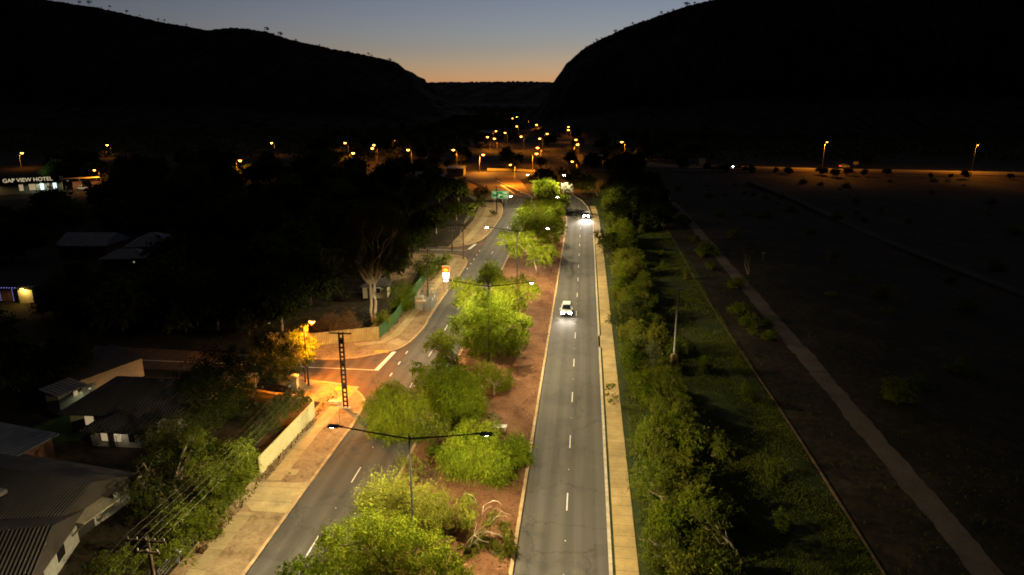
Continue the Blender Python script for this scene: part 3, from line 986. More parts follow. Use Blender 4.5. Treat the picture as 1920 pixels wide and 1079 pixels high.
ptree("median_tree", "wide pale-yellow tree close behind the arms of the second double lamp", "tree", (-12.6, 103), 103,
      [(858, 527, 11), (851, 535, 9), (882, 530, 12), (874, 542, 16), (893, 540, 14), (866, 553, 12), (858, 568, 10), (874, 563, 14), (939, 531, 17), (960, 540, 20), (944, 548, 20), (976, 524, 11), (990, 537, 16), (1001, 541, 12), (990, 551, 14), (968, 563, 15), (980, 572, 10), (956, 573, 16), (933, 563, 18), (912, 552, 18)],
      leafmat="leaf_bright", leaf=(0.081, 0.167), dens=140, droop=0.4, seed=12, r0=0.18, depth=1.8)
ptree("median_tree", "compact dome-shaped tree rising above the joint of the second double lamp", "tree", (-12.8, 118), 118,
      [(919, 502, 15), (909, 512, 14), (929, 512, 14), (920, 520, 16), (905, 526, 13), (935, 526, 12)], leafmat="leaf_bright", leaf=(0.081, 0.167), dens=149, droop=0.4, seed=13, r0=0.16)
ptree("median_tree", "pale-trunked gum tree shading the mulch beside the third double lamp", "tree", (-9.4, 139), 139.5,
      [(945, 440, 11), (937, 455, 6), (961, 448, 14), (959, 463, 12), (967, 475, 10), (986, 444, 14), (982, 460, 14), (998, 456, 14), (1006, 471, 12), (1026, 468, 12), (1039, 475, 8), (1022, 484, 11), (1030, 490, 7), (1010, 489, 10), (998, 479, 10), (992, 495, 5)],
      leafmat="leaf_bright", leaf=(0.093, 0.198), dens=104, droop=0.5, seed=14, r0=0.16, bark="bark_pale", depth=2.2)
ptree("median_tree", "dense dark green tree just behind the heads of the third double lamp", "tree", (-11, 168), 168,
      [(982, 399, 12), (971, 414, 12), (990, 415, 16), (1006, 414, 18), (1026, 409, 18), (1043, 411, 12), (1051, 422, 10), (1033, 426, 16), (1014, 434, 16), (1050, 435, 9), (1038, 447, 12), (1022, 451, 12), (994, 431, 14), (968, 428, 10), (1044, 400, 8)],
      leafmat="leaf_bright", leaf=(0.118, 0.223), dens=81, droop=0.4, seed=15, r0=0.2, depth=2.4)
ptree("median_tree", "green tree with its crown touching the fourth double lamp", "tree", (-11.6, 195), 195,
      [(986, 391, 10), (992, 383, 9), (1006, 386, 13), (1022, 383, 14), (1039, 387, 12), (1051, 396, 9), (1030, 399, 12), (1000, 400, 11), (1050, 385, 8), (1015, 372, 8)],
      leafmat="leaf_bright", leaf=(0.150, 0.285), dens=59, droop=0.4, seed=16, r0=0.2, depth=2.5)
ptree("median_tree", "bright green domed tree near the tip of the median, below the last pair of lamps", "tree", (-11.2, 226), 225,
      [(1006, 354, 9), (1014, 346, 11), (1026, 344, 11), (1038, 350, 9), (1014, 362, 11), (1031, 362, 11), (1043, 366, 11), (1057, 371, 9), (1061, 382, 7), (1050, 379, 9), (1034, 374, 9)],
      leafmat="leaf_bright", leaf=(0.180, 0.315), dens=55, droop=0.4, seed=17, r0=0.2, depth=2.5)
ptree("median_tree", "small silvery-white tree glowing under the lamp at the bend of the road", "tree", (-5.6, 222), 222,
      [(1057, 350, 5), (1063, 349, 5), (1070, 353, 5.5), (1062, 356, 5), (1071, 361, 4.5), (1065, 364, 4), (1055, 357, 4)], leafmat="leaf_silver", leaf=(0.180, 0.315), dens=65, droop=0.4, seed=18, r0=0.12, bark="bark_pale")
ptree("median_tree", "dark tree behind the last double lamp at the junction", "tree", (-14.5, 252), 252,
      [(1000, 335, 8), (1012, 326, 10), (1026, 326, 10), (1036, 332, 9), (1018, 338, 9), (1040, 342, 7)], leafmat="leaf_dark", leaf=(0.210, 0.338), dens=49, seed=19, r0=0.2, depth=2.5)
ptree("roadside_tree", "orange-lit gum tree at the outside of the bend, under a sodium lamp", "tree", (1.5, 270), 270,
      [(1054, 320, 7), (1062, 330, 8), (1079, 323, 10), (1071, 334, 9), (1088, 333, 10), (1099, 337, 9), (1084, 347, 8), (1096, 350, 8), (1076, 346, 7)], leafmat="leaf_yellow", leaf=(0.225, 0.375), dens=46, seed=20, r0=0.2, bark="bark_pale", depth=2)
ptree("roadside_tree", "slender orange-lit gum beside the first, with a pale stem by the path", "tree", (5.2, 262), 262,
      [(1103, 345, 6), (1110, 338, 7), (1101, 355, 5), (1112, 350, 6)], leafmat="leaf_yellow", leaf=(0.225, 0.375), dens=42, seed=21, r0=0.12, bark="bark_pale")

# weeping tree with exposed pale limbs
YW = 47.5
wl = px_lobes(YW, [(878, 934, 14), (868, 952, 16), (884, 966, 12), (872, 978, 13), (945, 985, 11), (952, 1002, 12), (955, 1020, 13), (946, 1040, 14), (938, 1058, 10), (915, 980, 10), (925, 965, 9), (903, 1056, 18), (885, 1040, 12), (870, 1030, 10), (925, 1020, 9), (890, 1075, 18)], 0.7, np.random.default_rng(41))
wt = tree("median_tree", "weeping tree with bare twisting pale limbs beside the mulch and kerb", "tree", (-8.6, 47.5, 0.3), wl, leafmat="leaf_yellow", leaf=(0.043, 0.211), dens=293, droop=1.0, bark="bark_pale", r0=0.07, seed=41, limbs=5)
mb = MB()
rngw = np.random.default_rng(5)
for pl, ra in (([(899, 1040), (897, 1009), (898, 991), (900, 976), (905, 961), (906, 950), (911, 945), (919, 942), (925, 939), (935, 941), (941, 950), (943, 957)], .085),
               ([(905, 961), (912, 954), (922, 949)], .05), ([(899, 1007), (910, 998), (921, 998), (937, 1004), (950, 1012), (957, 1020)], .065),
               ([(913, 990), (921, 980), (928, 972), (936, 966), (939, 958), (946, 962), (958, 966)], .055), ([(933, 969), (948, 967), (956, 975), (958, 988)], .04), ([(939, 958), (930, 952), (925, 955)], .04),
               ([(897, 1010), (890, 1018), (882, 1022), (883, 1030), (884, 1045)], .05), ([(889, 1015), (897, 1024), (900, 1032)], .04), ([(893, 938), (886, 930), (876, 926), (868, 928)], .045), ([(921, 998), (926, 1008), (925, 1020)], .04)):
    pts = []
    for i, (a, b) in enumerate(pl):
        x, y, z = PY(a, b, YW - 0.5 + 0.25 * math.sin(i * 1.3 + a))
        pts.append((x + 8.6, y - 47.5, z - 0.3))
    mb.tube(pts, [0.45 * ra * (1 - 0.6 * i / len(pts)) for i in range(len(pts))], 6)
mb.build("limb", "bark_pale", wt, smooth=True)

# small shrubs in the median
ptree("median_shrub", "small grey-green tussock shrub touching the pale bench", "shrub", (-9.2, 71), 70.5, [(924, 791, 8), (930, 797, 8), (934, 806, 7), (922, 800, 7)], leafmat="leaf_grey", leaf=(0.037, 0.149), dens=270, droop=-0.4, seed=43, r0=0.04, trunks=2, limbs=3)
ptree("median_shrub", "dry brown leafless shrub next to the grey-green one by the bench", "shrub", (-10.0, 73), 73, [(910, 780, 7), (916, 784, 6)], leafmat="leaf_dry", leaf=(0.031, 0.124), dens=203, droop=-0.3, seed=44, r0=0.03, trunks=3, limbs=3)
ptree("median_shrub", "dry reddish mound of brushwood beside the white-limbed weeping tree", "shrub", (-10.6, 49.5), 49.5, [(835, 1008, 11), (848, 1003, 11), (858, 1010, 9)], leafmat="leaf_dry", leaf=(0.037, 0.136), dens=248, droop=0.1, seed=45, r0=0.03, limbs=3)
ptree("median_shrub", "pale twiggy shrub in the shade below the tall tangled tree", "shrub", (-12, 86), 86, [(851, 676, 6), (857, 684, 7), (849, 688, 6)], leafmat="leaf_grey", leaf=(0.043, 0.124), dens=135, droop=-0.2, seed=46, r0=0.03, limbs=3)

# ------------------------------------------------------------------ double-arm street lamps along the median
def led_head(parent, x, sgn):
    hd = MB()
    hd.box((x, 0, 12.0), (0.95, 0.44, 0.12), 0, 0, 0.8)
    hd.box((x - sgn * 0.62, 0, 11.98), (0.35, 0.14, 0.1))
    h = hd.build("lamp_head", "dark_steel", parent)
    ln = MB(); ln.dome((x + sgn * 0.05, 0, 11.94), (0.38, 0.18, 0.085), 0)
    ln.build("lens", "led_lens", h)
    batwing(lamp("light", (x + sgn * 0.05, 0, 11.72), 12500, LED, h, 168, 0.25, 0.12), 0.9, 2.3)

dl = thing("street_lamp", "double-armed lamp whose dark heads are seen from above, over the bottom trees", "street lamp", (-12.55, 45.3, 0.1), 0, "double-armed street lamps in the median")
mb = MB()
mb.tube([(0, 0, 0.2), (0, 0, 4), (0, 0, 11.7)], [.13, .11, .065], 8)
mb.box((0, 0, .18), (.5, .5, .06))
mb.build("pole", "pole_grey", dl)
for s in (-1, 1):
    mb = MB()
    mb.tube([(0.02 * s, 0, 11.25), (s * 2.0, 0, 11.5), (s * 4.0, 0, 11.78), (s * 5.25, 0, 11.98)], [.075, .065, .055, .05], 7)
    mb.build("arm", "dark_steel", dl)
    led_head(dl, s * 5.85, s)
for y, lb in ((88.6, "double-armed lamp rising through the big round-crowned tree"), (128.6, "double-armed lamp over the gap before the dense dark trees"),
              (172.0, "double-armed lamp beside the green road sign"), (222.6, "double-armed lamp at the far tip of the median before the junction")):
    d2 = dup(dl, (-12.55, y, 0.1), 0, lb)

# ------------------------------------------------------------------ sodium lamps
def sodium(name, label, x, y, hz, arm=1.6, rz=0.0, power=2600, group=None, r=0.34, pole="pale_steel"):
    t = thing(name, label, "street lamp", (x, y, 0), rz, group)
    mb = MB(); mb.tube([(0, 0, 0), (0, 0, hz * .5), (0, 0, hz - .5), (arm * .3, 0, hz - .05), (arm, 0, hz + .05)], [.13, .11, .09, .06, .05], 6)
    mb.build("pole", pole, t)
    mb = MB(); mb.box((arm + .35, 0, hz + .1), (.8, .34, .16), 0, 0, .7)
    h = mb.build("lamp_head", "galvanised", t)
    mb = MB(); mb.dome((arm + .35, 0, hz + .02), (r, r * .8, r * .8), 0)
    mb.build("lens", "sodium_lens", h)
    if power:
        lamp("light", (arm + .35, 0, hz - .25 - r * .8), power, SOD, h, 165, 0.35, 0.2)
    return t

sodium("street_lamp", "orange lamp leaning over the side-street corner beside the lamplit tree", -34.8, 78.7, 9.0, 0.9, -.2, 24000, "sodium street lamps", 0.42, "dark_steel")
FAR = [(41, 287, 8, "orange lamp above the hotel roof beneath the hillside"), (201, 272, 8, "orange lamp standing alone below the ridge, past the hotel trees"), (177, 319, 8, "orange lamp beside the hotel awning"),
       (450, 301, 8, "orange lamp deep among the dark gardens, on its own"), (509, 268, 8, "faint reddish lamp under the dip of the hillside"), (647, 268, 9, "orange lamp at the near end of the roadside row under the hill"),
       (662, 287, 9, "yellowish lamp low over bushy garden trees"), (698, 278, 10, "brighter of two orange lamps stacked close together"), (701, 272, 10, "fainter upper lamp of the close stacked pair"),
       (741, 264, 10, "orange lamp against the tall pale-limbed gum"), (765, 281, 9, "orange lamp just past the pale-limbed gum"), (850, 281, 9, "orange lamp next to the lit gum crown by the junction"),
       (906, 290, 9, "big orange lamp over the dark trees before the junction"), (957, 309, 9, "orange lamp beside the fenced edge of the junction"), (1073, 303, 10, "orange lamp above the orange-lit gum trees"),
       (1006, 288, 10, "lower lamp of the bright pair beyond the junction"), (1008, 277, 10, "upper lamp of the bright pair beyond the junction"), (1012, 260, 10, "orange lamp on a thin pole behind the bright pair"),
       (1026, 251, 11, "bright orange lamp crowning the trees behind the junction"), (977, 256, 10, "orange lamp midway along the road into the gap"), (947, 249, 10, "orange lamp on a pale pole near the small roof"),
       (930, 246, 10, "bright orange lamp next to the small pale roof"), (914, 257, 9, "small yellow lamp under the small pale roof"), (927, 260, 9, "pinkish lamp just below the small pale roof"),
       (961, 222, 9, "first lamp of the arc of lights in the gap"), (969, 219.5, 9, "second lamp of the arc of lights in the gap"), (982, 218, 9, "topmost lamp of the arc of lights in the gap"),
       (992, 228, 9, "lamp where the arc of lights turns down"), (1006, 234, 9, "lamp ending the arc of lights in the gap"), (969, 237, 9, "small lamp under the arc of lights"),
       (1066, 238, 10, "upper lamp of the pinkish pair below the cliff"), (1066, 244, 10, "lower lamp of the pinkish pair below the cliff"), (1080, 262, 10, "orange lamp topping a bare pole by the river road"),
       (1083, 271, 9, "small red-orange lamp just below the bare pole's lamp"), (1166, 266, 11, "orange lamp on a bare pole where the river road begins"), (941, 205, 8, "tiny pale light on the slope of the far ridge"), (848, 205, 8, "tiny dim light under the far ridge")]
for i, (a, b, hz, lb) in enumerate(FAR):
    x, y = G(a, b, hz)
    dist = math.hypot(x, y)
    pw = 26000 if dist < 380 else (15000 if dist < 520 else (6000 if dist < 900 else 0))
    if a < 560: pw *= 0.2
    elif a < 860: pw *= .5
    r_ = 0.5 if dist < 330 else (0.78 if dist < 700 else .95)
    if b < 206: r_ = 0.3
    sg = -1 if i % 3 else 1
    sodium("street_lamp", lb, x - sg * 1.9, y, hz, 1.55, 0 if sg > 0 else math.pi, pw, "sodium street lamps", r_)
x, y = G(1540, 325); sodium("street_lamp", "tall orange lamp in the middle of the river road", x, y, 15.2, 0.6, 0, 24000, "sodium street lamps", .42)
x, y = G(1820, 330); sodium("street_lamp", "tall orange lamp at the far end of the river road", x, y, 14.5, 0.6, 0.3, 20000, "sodium street lamps", .36)
x, y = G(1650, 322); 

# ------------------------------------------------------------------ utility poles and wires
def crosspole(name, label, x, y, h, mat="timber_pole", r=.16, rz=0.0):
    t = thing(name, label, "utility pole", (x, y, 0.1), rz)
    mb = MB(); mb.tube([(0, 0, -.2), (0, 0, h * .5), (0, 0, h)], [r, r * .85, r * .65], 8); mb.build("pole", mat, t)
    for k, (z, L) in enumerate(((h - .25, 2.7), (h - 1.1, 1.6))):
        mb = MB(); mb.box((0, -.16, z), (L, .1, .13)); a = mb.build("crossarm", mat, t)
        for i in range(5 if k == 0 else 3):
            xx = -L / 2 + .12 + (L - .24) * i / (4 if k == 0 else 2)
            m2 = MB(); m2.tube([(xx, -.16, z + .06), (xx, -.16, z + .15), (xx, -.16, z + .26)], [.035, .065, .04], 7)
            m2.build("insulator", "insulator", a)
    return t
PL = [(-27.6, 35.7, 8.5), (-27.7, 72.6, 9.7), (-27.2, 114.9, 8.4), (-27.3, 152.0, 8.3), (-27.6, 215.5, 9.0)]
crosspole("utility_pole", "timber power pole with white insulators in front of the ribbed-roof house", *PL[0])
crosspole("utility_pole", "timber power pole standing behind the caged electrical enclosure", *PL[2])
crosspole("utility_pole", "power pole at the corner of the second side street", *PL[3])
crosspole("utility_pole", "dark power pole in front of the green road sign", *PL[4], mat="rusted_steel", r=.2)
crosspole("utility_pole", "thin pole with a crossarm in the sandy clearing before the sign", -31.5, 160, 6.0)
t = thing("utility_pole", "dark steel lattice power pole at the orange-lit corner", "utility pole", (PL[1][0], PL[1][1], 0.1))
H = PL[1][2]
for s in (-1, 1):
    mb = MB(); mb.box((s * .26, 0, H / 2), (.1, .22, H), 0, 0, 1); mb.build("rail", "rusted_steel", t)
mb = MB()
zz_ = []
for k in range(17):
    z = .3 + k * (H - .6) / 16
    zz_ += [z, z + (.5 if k % 5 == 4 else .16)]
for k in range(len(zz_) - 1):
    for x0, x1 in ((-.21, -.15), (.15, .21)) if k % 2 else ((-.21, -.15), (-.15, .15), (.15, .21)):
        q = [(x0, -.08, zz_[k]), (x1, -.08, zz_[k]), (x1, -.08, zz_[k + 1]), (x0, -.08, zz_[k + 1])]
        mb.add(q + [(p[0], .08, p[2]) for p in q], [(0, 1, 2, 3), (7, 6, 5, 4), (0, 4, 5, 1), (1, 5, 6, 2), (2, 6, 7, 3), (3, 7, 4, 0)])
key, nv, mp_ = {}, [], []
for p in mb.v:
    q = tuple(round(c, 3) for c in p)
    if q not in key: key[q] = len(nv); nv.append(q)
    mp_.append(key[q])
mb.v = nv; mb.f = [tuple(mp_[i] for i in f) for f in mb.f]
mb.build("lattice", "rusted_steel", t)
mb = MB(); mb.box((0, -.16, H - .1), (2.7, .12, .14)); c = mb.build("crossarm", "rusted_steel", t)
for i in range(5):
    m2 = MB(); xx = -1.2 + .6 * i; m2.tube([(xx, -.16, H - .03), (xx, -.16, H + .08), (xx, -.16, H + .2)], [.035, .065, .04], 7); m2.build("insulator", "insulator", c)
mb = MB(); mb.box((0, 0, .05), (.9, .6, .2)); mb.build("footing", "kerb_concrete", t)
WL = ["outermost overhead wire on the garden side of the power poles", "second overhead wire in from the garden side", "middle overhead wire of the five on the crossarms", "fourth overhead wire across from the garden side", "overhead wire closest to the carriageway"]
for i in range(5):
    xo = -1.23 + 2.46 * i / 4
    mb = MB()
    P = [(-27.6, 2.0, 8.5)] + PL
    pts = []
    for a, b in zip(P, P[1:]):
        for k in range(14 if a is P[0] else 18):
            t_ = k / (14 if a is P[0] else 18)
            sag = 0.9 * 4 * t_ * (1 - t_)
            pts.append((a[0] + (b[0] - a[0]) * t_ + xo, a[1] + (b[1] - a[1]) * t_ - .16, a[2] + (b[2] - a[2]) * t_ + .3 - sag))
    pts.append((P[-1][0] + xo, P[-1][1] - .16, P[-1][2] + .3))
    mb.tube(pts, .009, 4)
    tag(mb.build("overhead_wire", "wire_metal"), WL[i], "overhead wire", "overhead wires along the verge")

# unlit floodlight mast on the pyramid footing
x, y = G(1262, 692)
t = thing("light_mast", "tall unlit pale mast on a yellowish pyramid footing among the bank shrubs", "light mast", (x, y, 0))
mb = MB(); mb.box((0, 0, 1.1), (1.25, 1.25, 2.25), .3, 0, .5); mb.build("footing", "footing", t)
mb = MB(); mb.tube([(0, 0, 2.2), (0, 0, 7), (0, 0, 11.3)], [.14, .12, .1], 8); mb.build("pole", "bench_board", t)
mb = MB(); mb.box((0.25, 0, 11.4), (.7, .4, .22), 0, 0, .8); mb.build("lamp_head", "galvanised", t)

# ------------------------------------------------------------------ fences
def fence(name, label, pts, h, mat, posts=2.4, cat="fence", ribs=False):
    """each straight run of sheet metal is its own panel so that its ribs follow it"""
    t = thing(name, label, cat, (pts[0][0], pts[0][1], 0.05))
    for a, b in zip(pts, pts[1:]):
        L = math.hypot(b[0] - a[0], b[1] - a[1]); rz = math.atan2(b[1] - a[1], b[0] - a[0])
        mb = MB()
        if ribs:
            nr = int(h / .21); prof = []
            for k in range(nr):
                z0 = h * k / nr; dz = h / nr
                prof += [(0, z0), (-.035, z0 + dz * .2), (-.035, z0 + dz * .55), (0, z0 + dz * .75)]
            prof.append((0, h))
            m_ = len(prof)
            mb.add([(0, y_, z_) for y_, z_ in prof] + [(L, y_, z_) for y_, z_ in prof] + [(0, .03, 0), (0, .03, h), (L, .03, 0), (L, .03, h)],
                   [(k, m_ + k, m_ + k + 1, k + 1) for k in range(m_ - 1)] + [(2 * m_, 2 * m_ + 1, 2 * m_ + 3, 2 * m_ + 2), (m_ - 1, 2 * m_ - 1, 2 * m_ + 3, 2 * m_ + 1)])
        else:
            mb.box((L / 2, 0, h / 2), (L, .05, h))
        p = mb.build("panel", mat, t, (a[0] - pts[0][0], a[1] - pts[0][1], 0)); p.rotation_euler = (0, 0, rz)
        mb = MB()
        mb.box((L / 2, 0, h + .03), (L, .09, .06))
        q = mb.build("rail", mat, t, (a[0] - pts[0][0], a[1] - pts[0][1], 0)); q.rotation_euler = (0, 0, rz)
        n = max(1, int(L / posts))
        for i in range(n + 1):
            mb = MB(); mb.box((L * i / n, .06, h / 2 + .02), (.07, .07, h + .04))
            q = mb.build("post", mat, t, (a[0] - pts[0][0], a[1] - pts[0][1], 0)); q.rotation_euler = (0, 0, rz)
    return t
fence("sheet_fence", "bright cream ribbed metal fence running beside the footpath below the hedge", [(-31.0, 57.2), (-30.6, 70.2), (-31.6, 71.4)], 2.0, "fence_cream", 2.6, ribs=True)
fence("sheet_fence", "cream upright-sheet fence along the lamplit side street", [(-47, 92.6), (-39.7, 93.0), (-30.9, 97.0)], 2.0, "fence_cream_upright")
fence("sheet_fence", "green sheet fence turning the corner towards the caged enclosure", [(-30.9, 97.06), (-30.4, 104.5), (-31.2, 115), (-31.6, 132), (-32.2, 150)], 2.0, "fence_green")
fence("rail_fence", "low lamplit fence along the far edge of the junction", [(-50, 352), (-36, 351.5), (-25, 347)], 1.1, "pale_steel", 3)
# mesh fence along the near verge
t = thing("wire_fence", "low thin wire fence in front of the garden at the bottom corner", "fence", (-31.6, 30, .05))
mb = MB()
for i in range(11): mb.tube([(0, i * 2.3, 0), (0, i * 2.3, 1.2)], .03, 5)
mb.build("post", "galvanised", t)
mb = MB()
for z in (.3, .6, .9, 1.15): mb.tube([(0, 0, z), (0, 23, z)], .012, 4)
mb.build("wire", "galvanised", t)

# ------------------------------------------------------------------ caged electrical enclosure
t = thing("electrical_enclosure", "grey mesh cage round electrical gear with red and white warning signs", "enclosure", (-27.4, 114.2, .1))
mb = MB()
for x in (-1.4, -.45, .45, 1.4):
    for y in (-2.4, 2.4): mb.tube([(x, y, 0), (x, y, 2.5)], .05, 6)
for y in (-1.2, 0, 1.2):
    for x in (-1.4, 1.4): mb.tube([(x, y, 0), (x, y, 2.5)], .05, 6)
for z in (.1, 1.25, 2.45):
    for x in (-1.4, 1.4): mb.tube([(x, -2.4, z), (x, 2.4, z)], .035, 5)
    for y in (-2.4, 2.4): mb.tube([(-1.4, y, z), (1.4, y, z)], .035, 5)
mb.build("cage_frame", "galvanised", t)
mb = MB()
for k in range(23):
    for y in (-2.38, 2.38): mb.box((-1.35 + k * 2.7 / 22, y, 1.27), (.022, .012, 2.3))
for k in range(38):
    for x in (-1.38, 1.38): mb.box((x, -2.35 + k * 4.7 / 37, 1.27), (.012, .022, 2.3))
mb.build("mesh_panel", "galvanised", t)
mb = MB(); mb.box((-.75, -1.5, 1.25), (1.1, 1.2, 2.5)); mb.build("cabinet", "cream_wall", t)
mb = MB(); mb.box((.6, -.9, .95), (1.1, 1.8, 1.9)); mb.build("transformer", "galvanised", t)
mb = MB()
for x in (-1.0, .2, 1.2): mb.tube([(x, 1.5, 0), (x, 1.5, 4.2)], .06, 5)
mb.tube([(-1.0, 1.5, 4.1), (1.2, 1.5, 4.1)], .06, 5); mb.tube([(-1.0, 1.5, 3.4), (1.2, 1.5, 3.4)], .05, 5)
for x in (-.6, -.2, .6): mb.tube([(x, 1.5, 3.4), (x + .1, .2, 2.6)], .03, 4)
mb.build("steel_frame", "galvanised", t)
mb = MB(); mb.box((-.3, -2.47, 1.95), (1.7, .03, .3)); s_ = mb.build("warning_sign", "sign_white", t)
mb = MB(); mb.box((-.55, -2.492, 2.02), (1.1, .012, .12)); mb.build("sign_band", "sign_red", s_)
mb = MB(); mb.box((-.3, -2.47, 1.68), (2.0, .03, .1)); mb.build("yellow_strip", "yellow_paint", t)
for k, y in enumerate((-1.2, .3)):
    mb = MB(); mb.box((1.46, y, 1.9), (.03, .8, .5)); mb.build("warning_sign", "sign_white", t)

# ------------------------------------------------------------------ signs
x, y = G(838, 549)
t = thing("pylon_sign", "glowing red and yellow shell sign over white price panels on the verge", "sign", (x - .1, y, .1))
mb = MB()
for s in (-.45, .45): mb.box((s, 0, 1.2), (.12, .12, 2.4))
mb.build("post", "galvanised", t)
mb = MB(); mb.box((0, 0.02, 3.75), (1.34, .2, 2.8)); mb.build("casing", "sign_white", t)
mb = MB(); mb.box((0, -.1, 4.5), (1.28, .04, 1.25)); r_ = mb.build("red_panel", "sign_glow_red", t)
mb = MB()                                    # the scallop emblem as a flat raised fan with ribs
cen = (0, -.13, 4.12)
fan = []
for k in range(17):
    a = math.radians(12 + 156 * k / 16)
    rr_ = .50 * (1.0 + .05 * math.cos(k * math.pi))
    fan.append((cen[0] + math.cos(a) * rr_, cen[1], cen[2] + math.sin(a) * rr_ * 1.18))
fan = [(.22, cen[1], 4.06), (.3, cen[1], 4.15)] + fan + [(-.3, cen[1], 4.15), (-.22, cen[1], 4.06)]
mb.add(fan, [tuple(range(len(fan)))[::-1]])
em = mb.build("emblem", "sign_glow_yellow", r_)
mb = MB()
for k in range(1, 6):
    a = math.radians(12 + 156 * k / 6)
    mb.tube([(0, -.14, 4.1), (math.cos(a) * .46, -.14, 4.12 + math.sin(a) * .54)], .014, 4)
mb.build("emblem_rib", "sign_glow_red", em)
mb = MB(); mb.box((0, -.1, 3.5), (1.28, .04, .68)); mb.build("white_panel", "sign_glow_white", t)
mb = MB(); mb.box((0, -.1, 2.76), (1.0, .04, .7)); mb.build("white_panel", "sign_glow_white", t)

x, y = G(938, 383)
t = thing("direction_sign", "large green road direction sign on posts before the junction", "road sign", (x, y, .1))
mb = MB()
for s in (-2.1, 0.8, 2.1): mb.box((s, .08, 2.1), (.14, .14, 4.2))
mb.build("post", "galvanised", t)
mb = MB(); mb.box((0, 0, 3.2), (6.0, .07, 2.7)); bd = mb.build("board", "sign_green", t)
mb = MB()
for zz in (1.92, 4.48): mb.box((0, -.045, zz), (5.8, .02, .07))
for xx in (-2.87, 2.87): mb.box((xx, -.045, 3.2), (.07, .02, 2.5))
mb.box((-.4, -.045, 2.9), (.16, .02, 1.5)); mb.box((.3, -.045, 3.1), (1.4, .02, .16)); mb.box((-1.0, -.045, 2.5), (1.2, .02, .14))
for a, b, L in ((-1.9, 3.9, 1.3), (-1.9, 3.5, 1.0), (1.7, 4.0, 1.8), (1.9, 3.6, 1.5), (1.9, 2.9, 1.5), (1.9, 2.45, 1.6), (-1.9, 2.3, 1.4)):
    mb.box((a, -.045, b), (L, .02, .16))
mb.build("sign_marking", "sign_white", bd)

x, y = G(338, 1064)
t = thing("letter_box", "small white box on a post at the garden edge, by the bottom of the verge", "letter box", (x, y, .1))
mb = MB(); mb.tube([(0, 0, 0), (0, 0, 1.15)], .04, 6); mb.build("post", "galvanised", t)
mb = MB(); mb.box((0, 0, 1.32), (.5, .3, .36), 0, 0, .9); mb.build("box", "sign_white", t)

x, y = G(638, 800)
t = thing("street_sign", "thin bare sign post on the verge by the lattice pole", "sign post", (x, y, .1))
mb = MB(); mb.tube([(0, 0, 0), (0, 0, 2.7)], .03, 6); mb.build("post", "galvanised", t)
mb = MB(); mb.box((0, 0, 2.62), (.05, .5, .16)); mb.build("plate", "galvanised", t)

# bench slabs
x, y = G(939, 813)
t = thing("bench", "pale slatted slab bench on the red mulch behind the wattle bush", "bench", (x - .1, y + .2, .3))
mb = MB()
for k in range(4): mb.box((0, -.28 + .19 * k, .5), (1.5, .16, .06))
mb.box((.68, 0, .545), (.1, .76, .03)); mb.box((-.68, 0, .545), (.1, .76, .03))
mb.build("seat", "bench_board", t)
for s in (-.6, .6):
    mb = MB(); mb.box((s, 0, .235), (.12, .6, .47)); mb.build("leg", "kerb_concrete", t)
x, y = G(627, 762)
t = thing("bench", "white low slab seat across the footpath beside the lattice pole", "bench", (x, y + .2, .13))
mb = MB(); mb.box((0, .1, .42), (1.5, .42, .08)); mb.build("seat", "sign_white", t)
for s in (-.6, .6):
    mb = MB(); mb.box((s, .1, .19), (.1, .36, .38)); mb.build("leg", "kerb_concrete", t)
x, y = G(547, 888)
t = thing("pit_cover", "square pale concrete pit cover with a dark lid set in the verge", "pit cover", (x, y, .12))
mb = MB(); mb.box((0, 0, .02), (1.2, 1.0, .06)); mb.build("slab", "footpath_plain", t)
mb = MB(); mb.box((-.1, -.25, .057), (.22, .22, .015)); mb.build("lid", "dark_steel", t)
x, y = G(664, 780)
t = thing("pit_cover", "small pale pit lid near the kerb beside the lattice pole", "pit cover", (x, y + .6, .12))
mb = MB(); mb.box((0, 0, .02), (.7, .5, .05)); mb.build("slab", "footpath_plain", t)
x, y = G(1256, 697)

# river-road boards
x, y = G(1316, 312)
t = thing("roadside_board", "square pale board beside a thin mast at the start of the river road", "sign", (x, y, .3))
mb = MB(); mb.box((0, 0, 2.3), (3.6, .2, 3.2)); mb.build("board", "sign_white", t)
mb = MB()
for s in (-1.2, 1.2): mb.box((s, .15, .9), (.14, .14, 1.8))
mb.build("post", "galvanised", t)
t = thing("mast", "thin dark mast rising behind the square board", "mast", (x, y + 1, .3))
mb = MB(); mb.tube([(0, 0, 0), (0, 0, 11)], [.12, .06], 6); mb.build("pole", "galvanised", t)
mb = MB(); mb.box((0, 0, 11), (.3, .3, .2)); mb.build("cap", "galvanised", t)
x, y = G(1604, 314)
t = thing("roadside_board", "small pale board near the tall lamp on the river road", "sign", (x, y, .3))
mb = MB(); mb.box((0, 0, 2.0), (2.6, .15, 1.6)); mb.build("board", "sign_white", t)
mb = MB(); mb.box((0, .12, .6), (.12, .12, 1.4)); mb.build("post", "galvanised", t)
for a, b, lb in ((1430, 490, "small dim signboard beside the bare twin-trunked tree"), (1553, 490, "lone thin post with a small plate in the river bed")):
    x, y = G(a, b)
    t = thing("track_sign", lb, "sign", (x, y, -.6))
    mb = MB(); mb.tube([(0, 0, 0), (0, 0, 2.6)], .04, 5); mb.build("post", "galvanised", t)
    mb = MB(); mb.box((0, 0, 2.5), (.8, .04, .5)); mb.build("plate", "pale_steel", t)


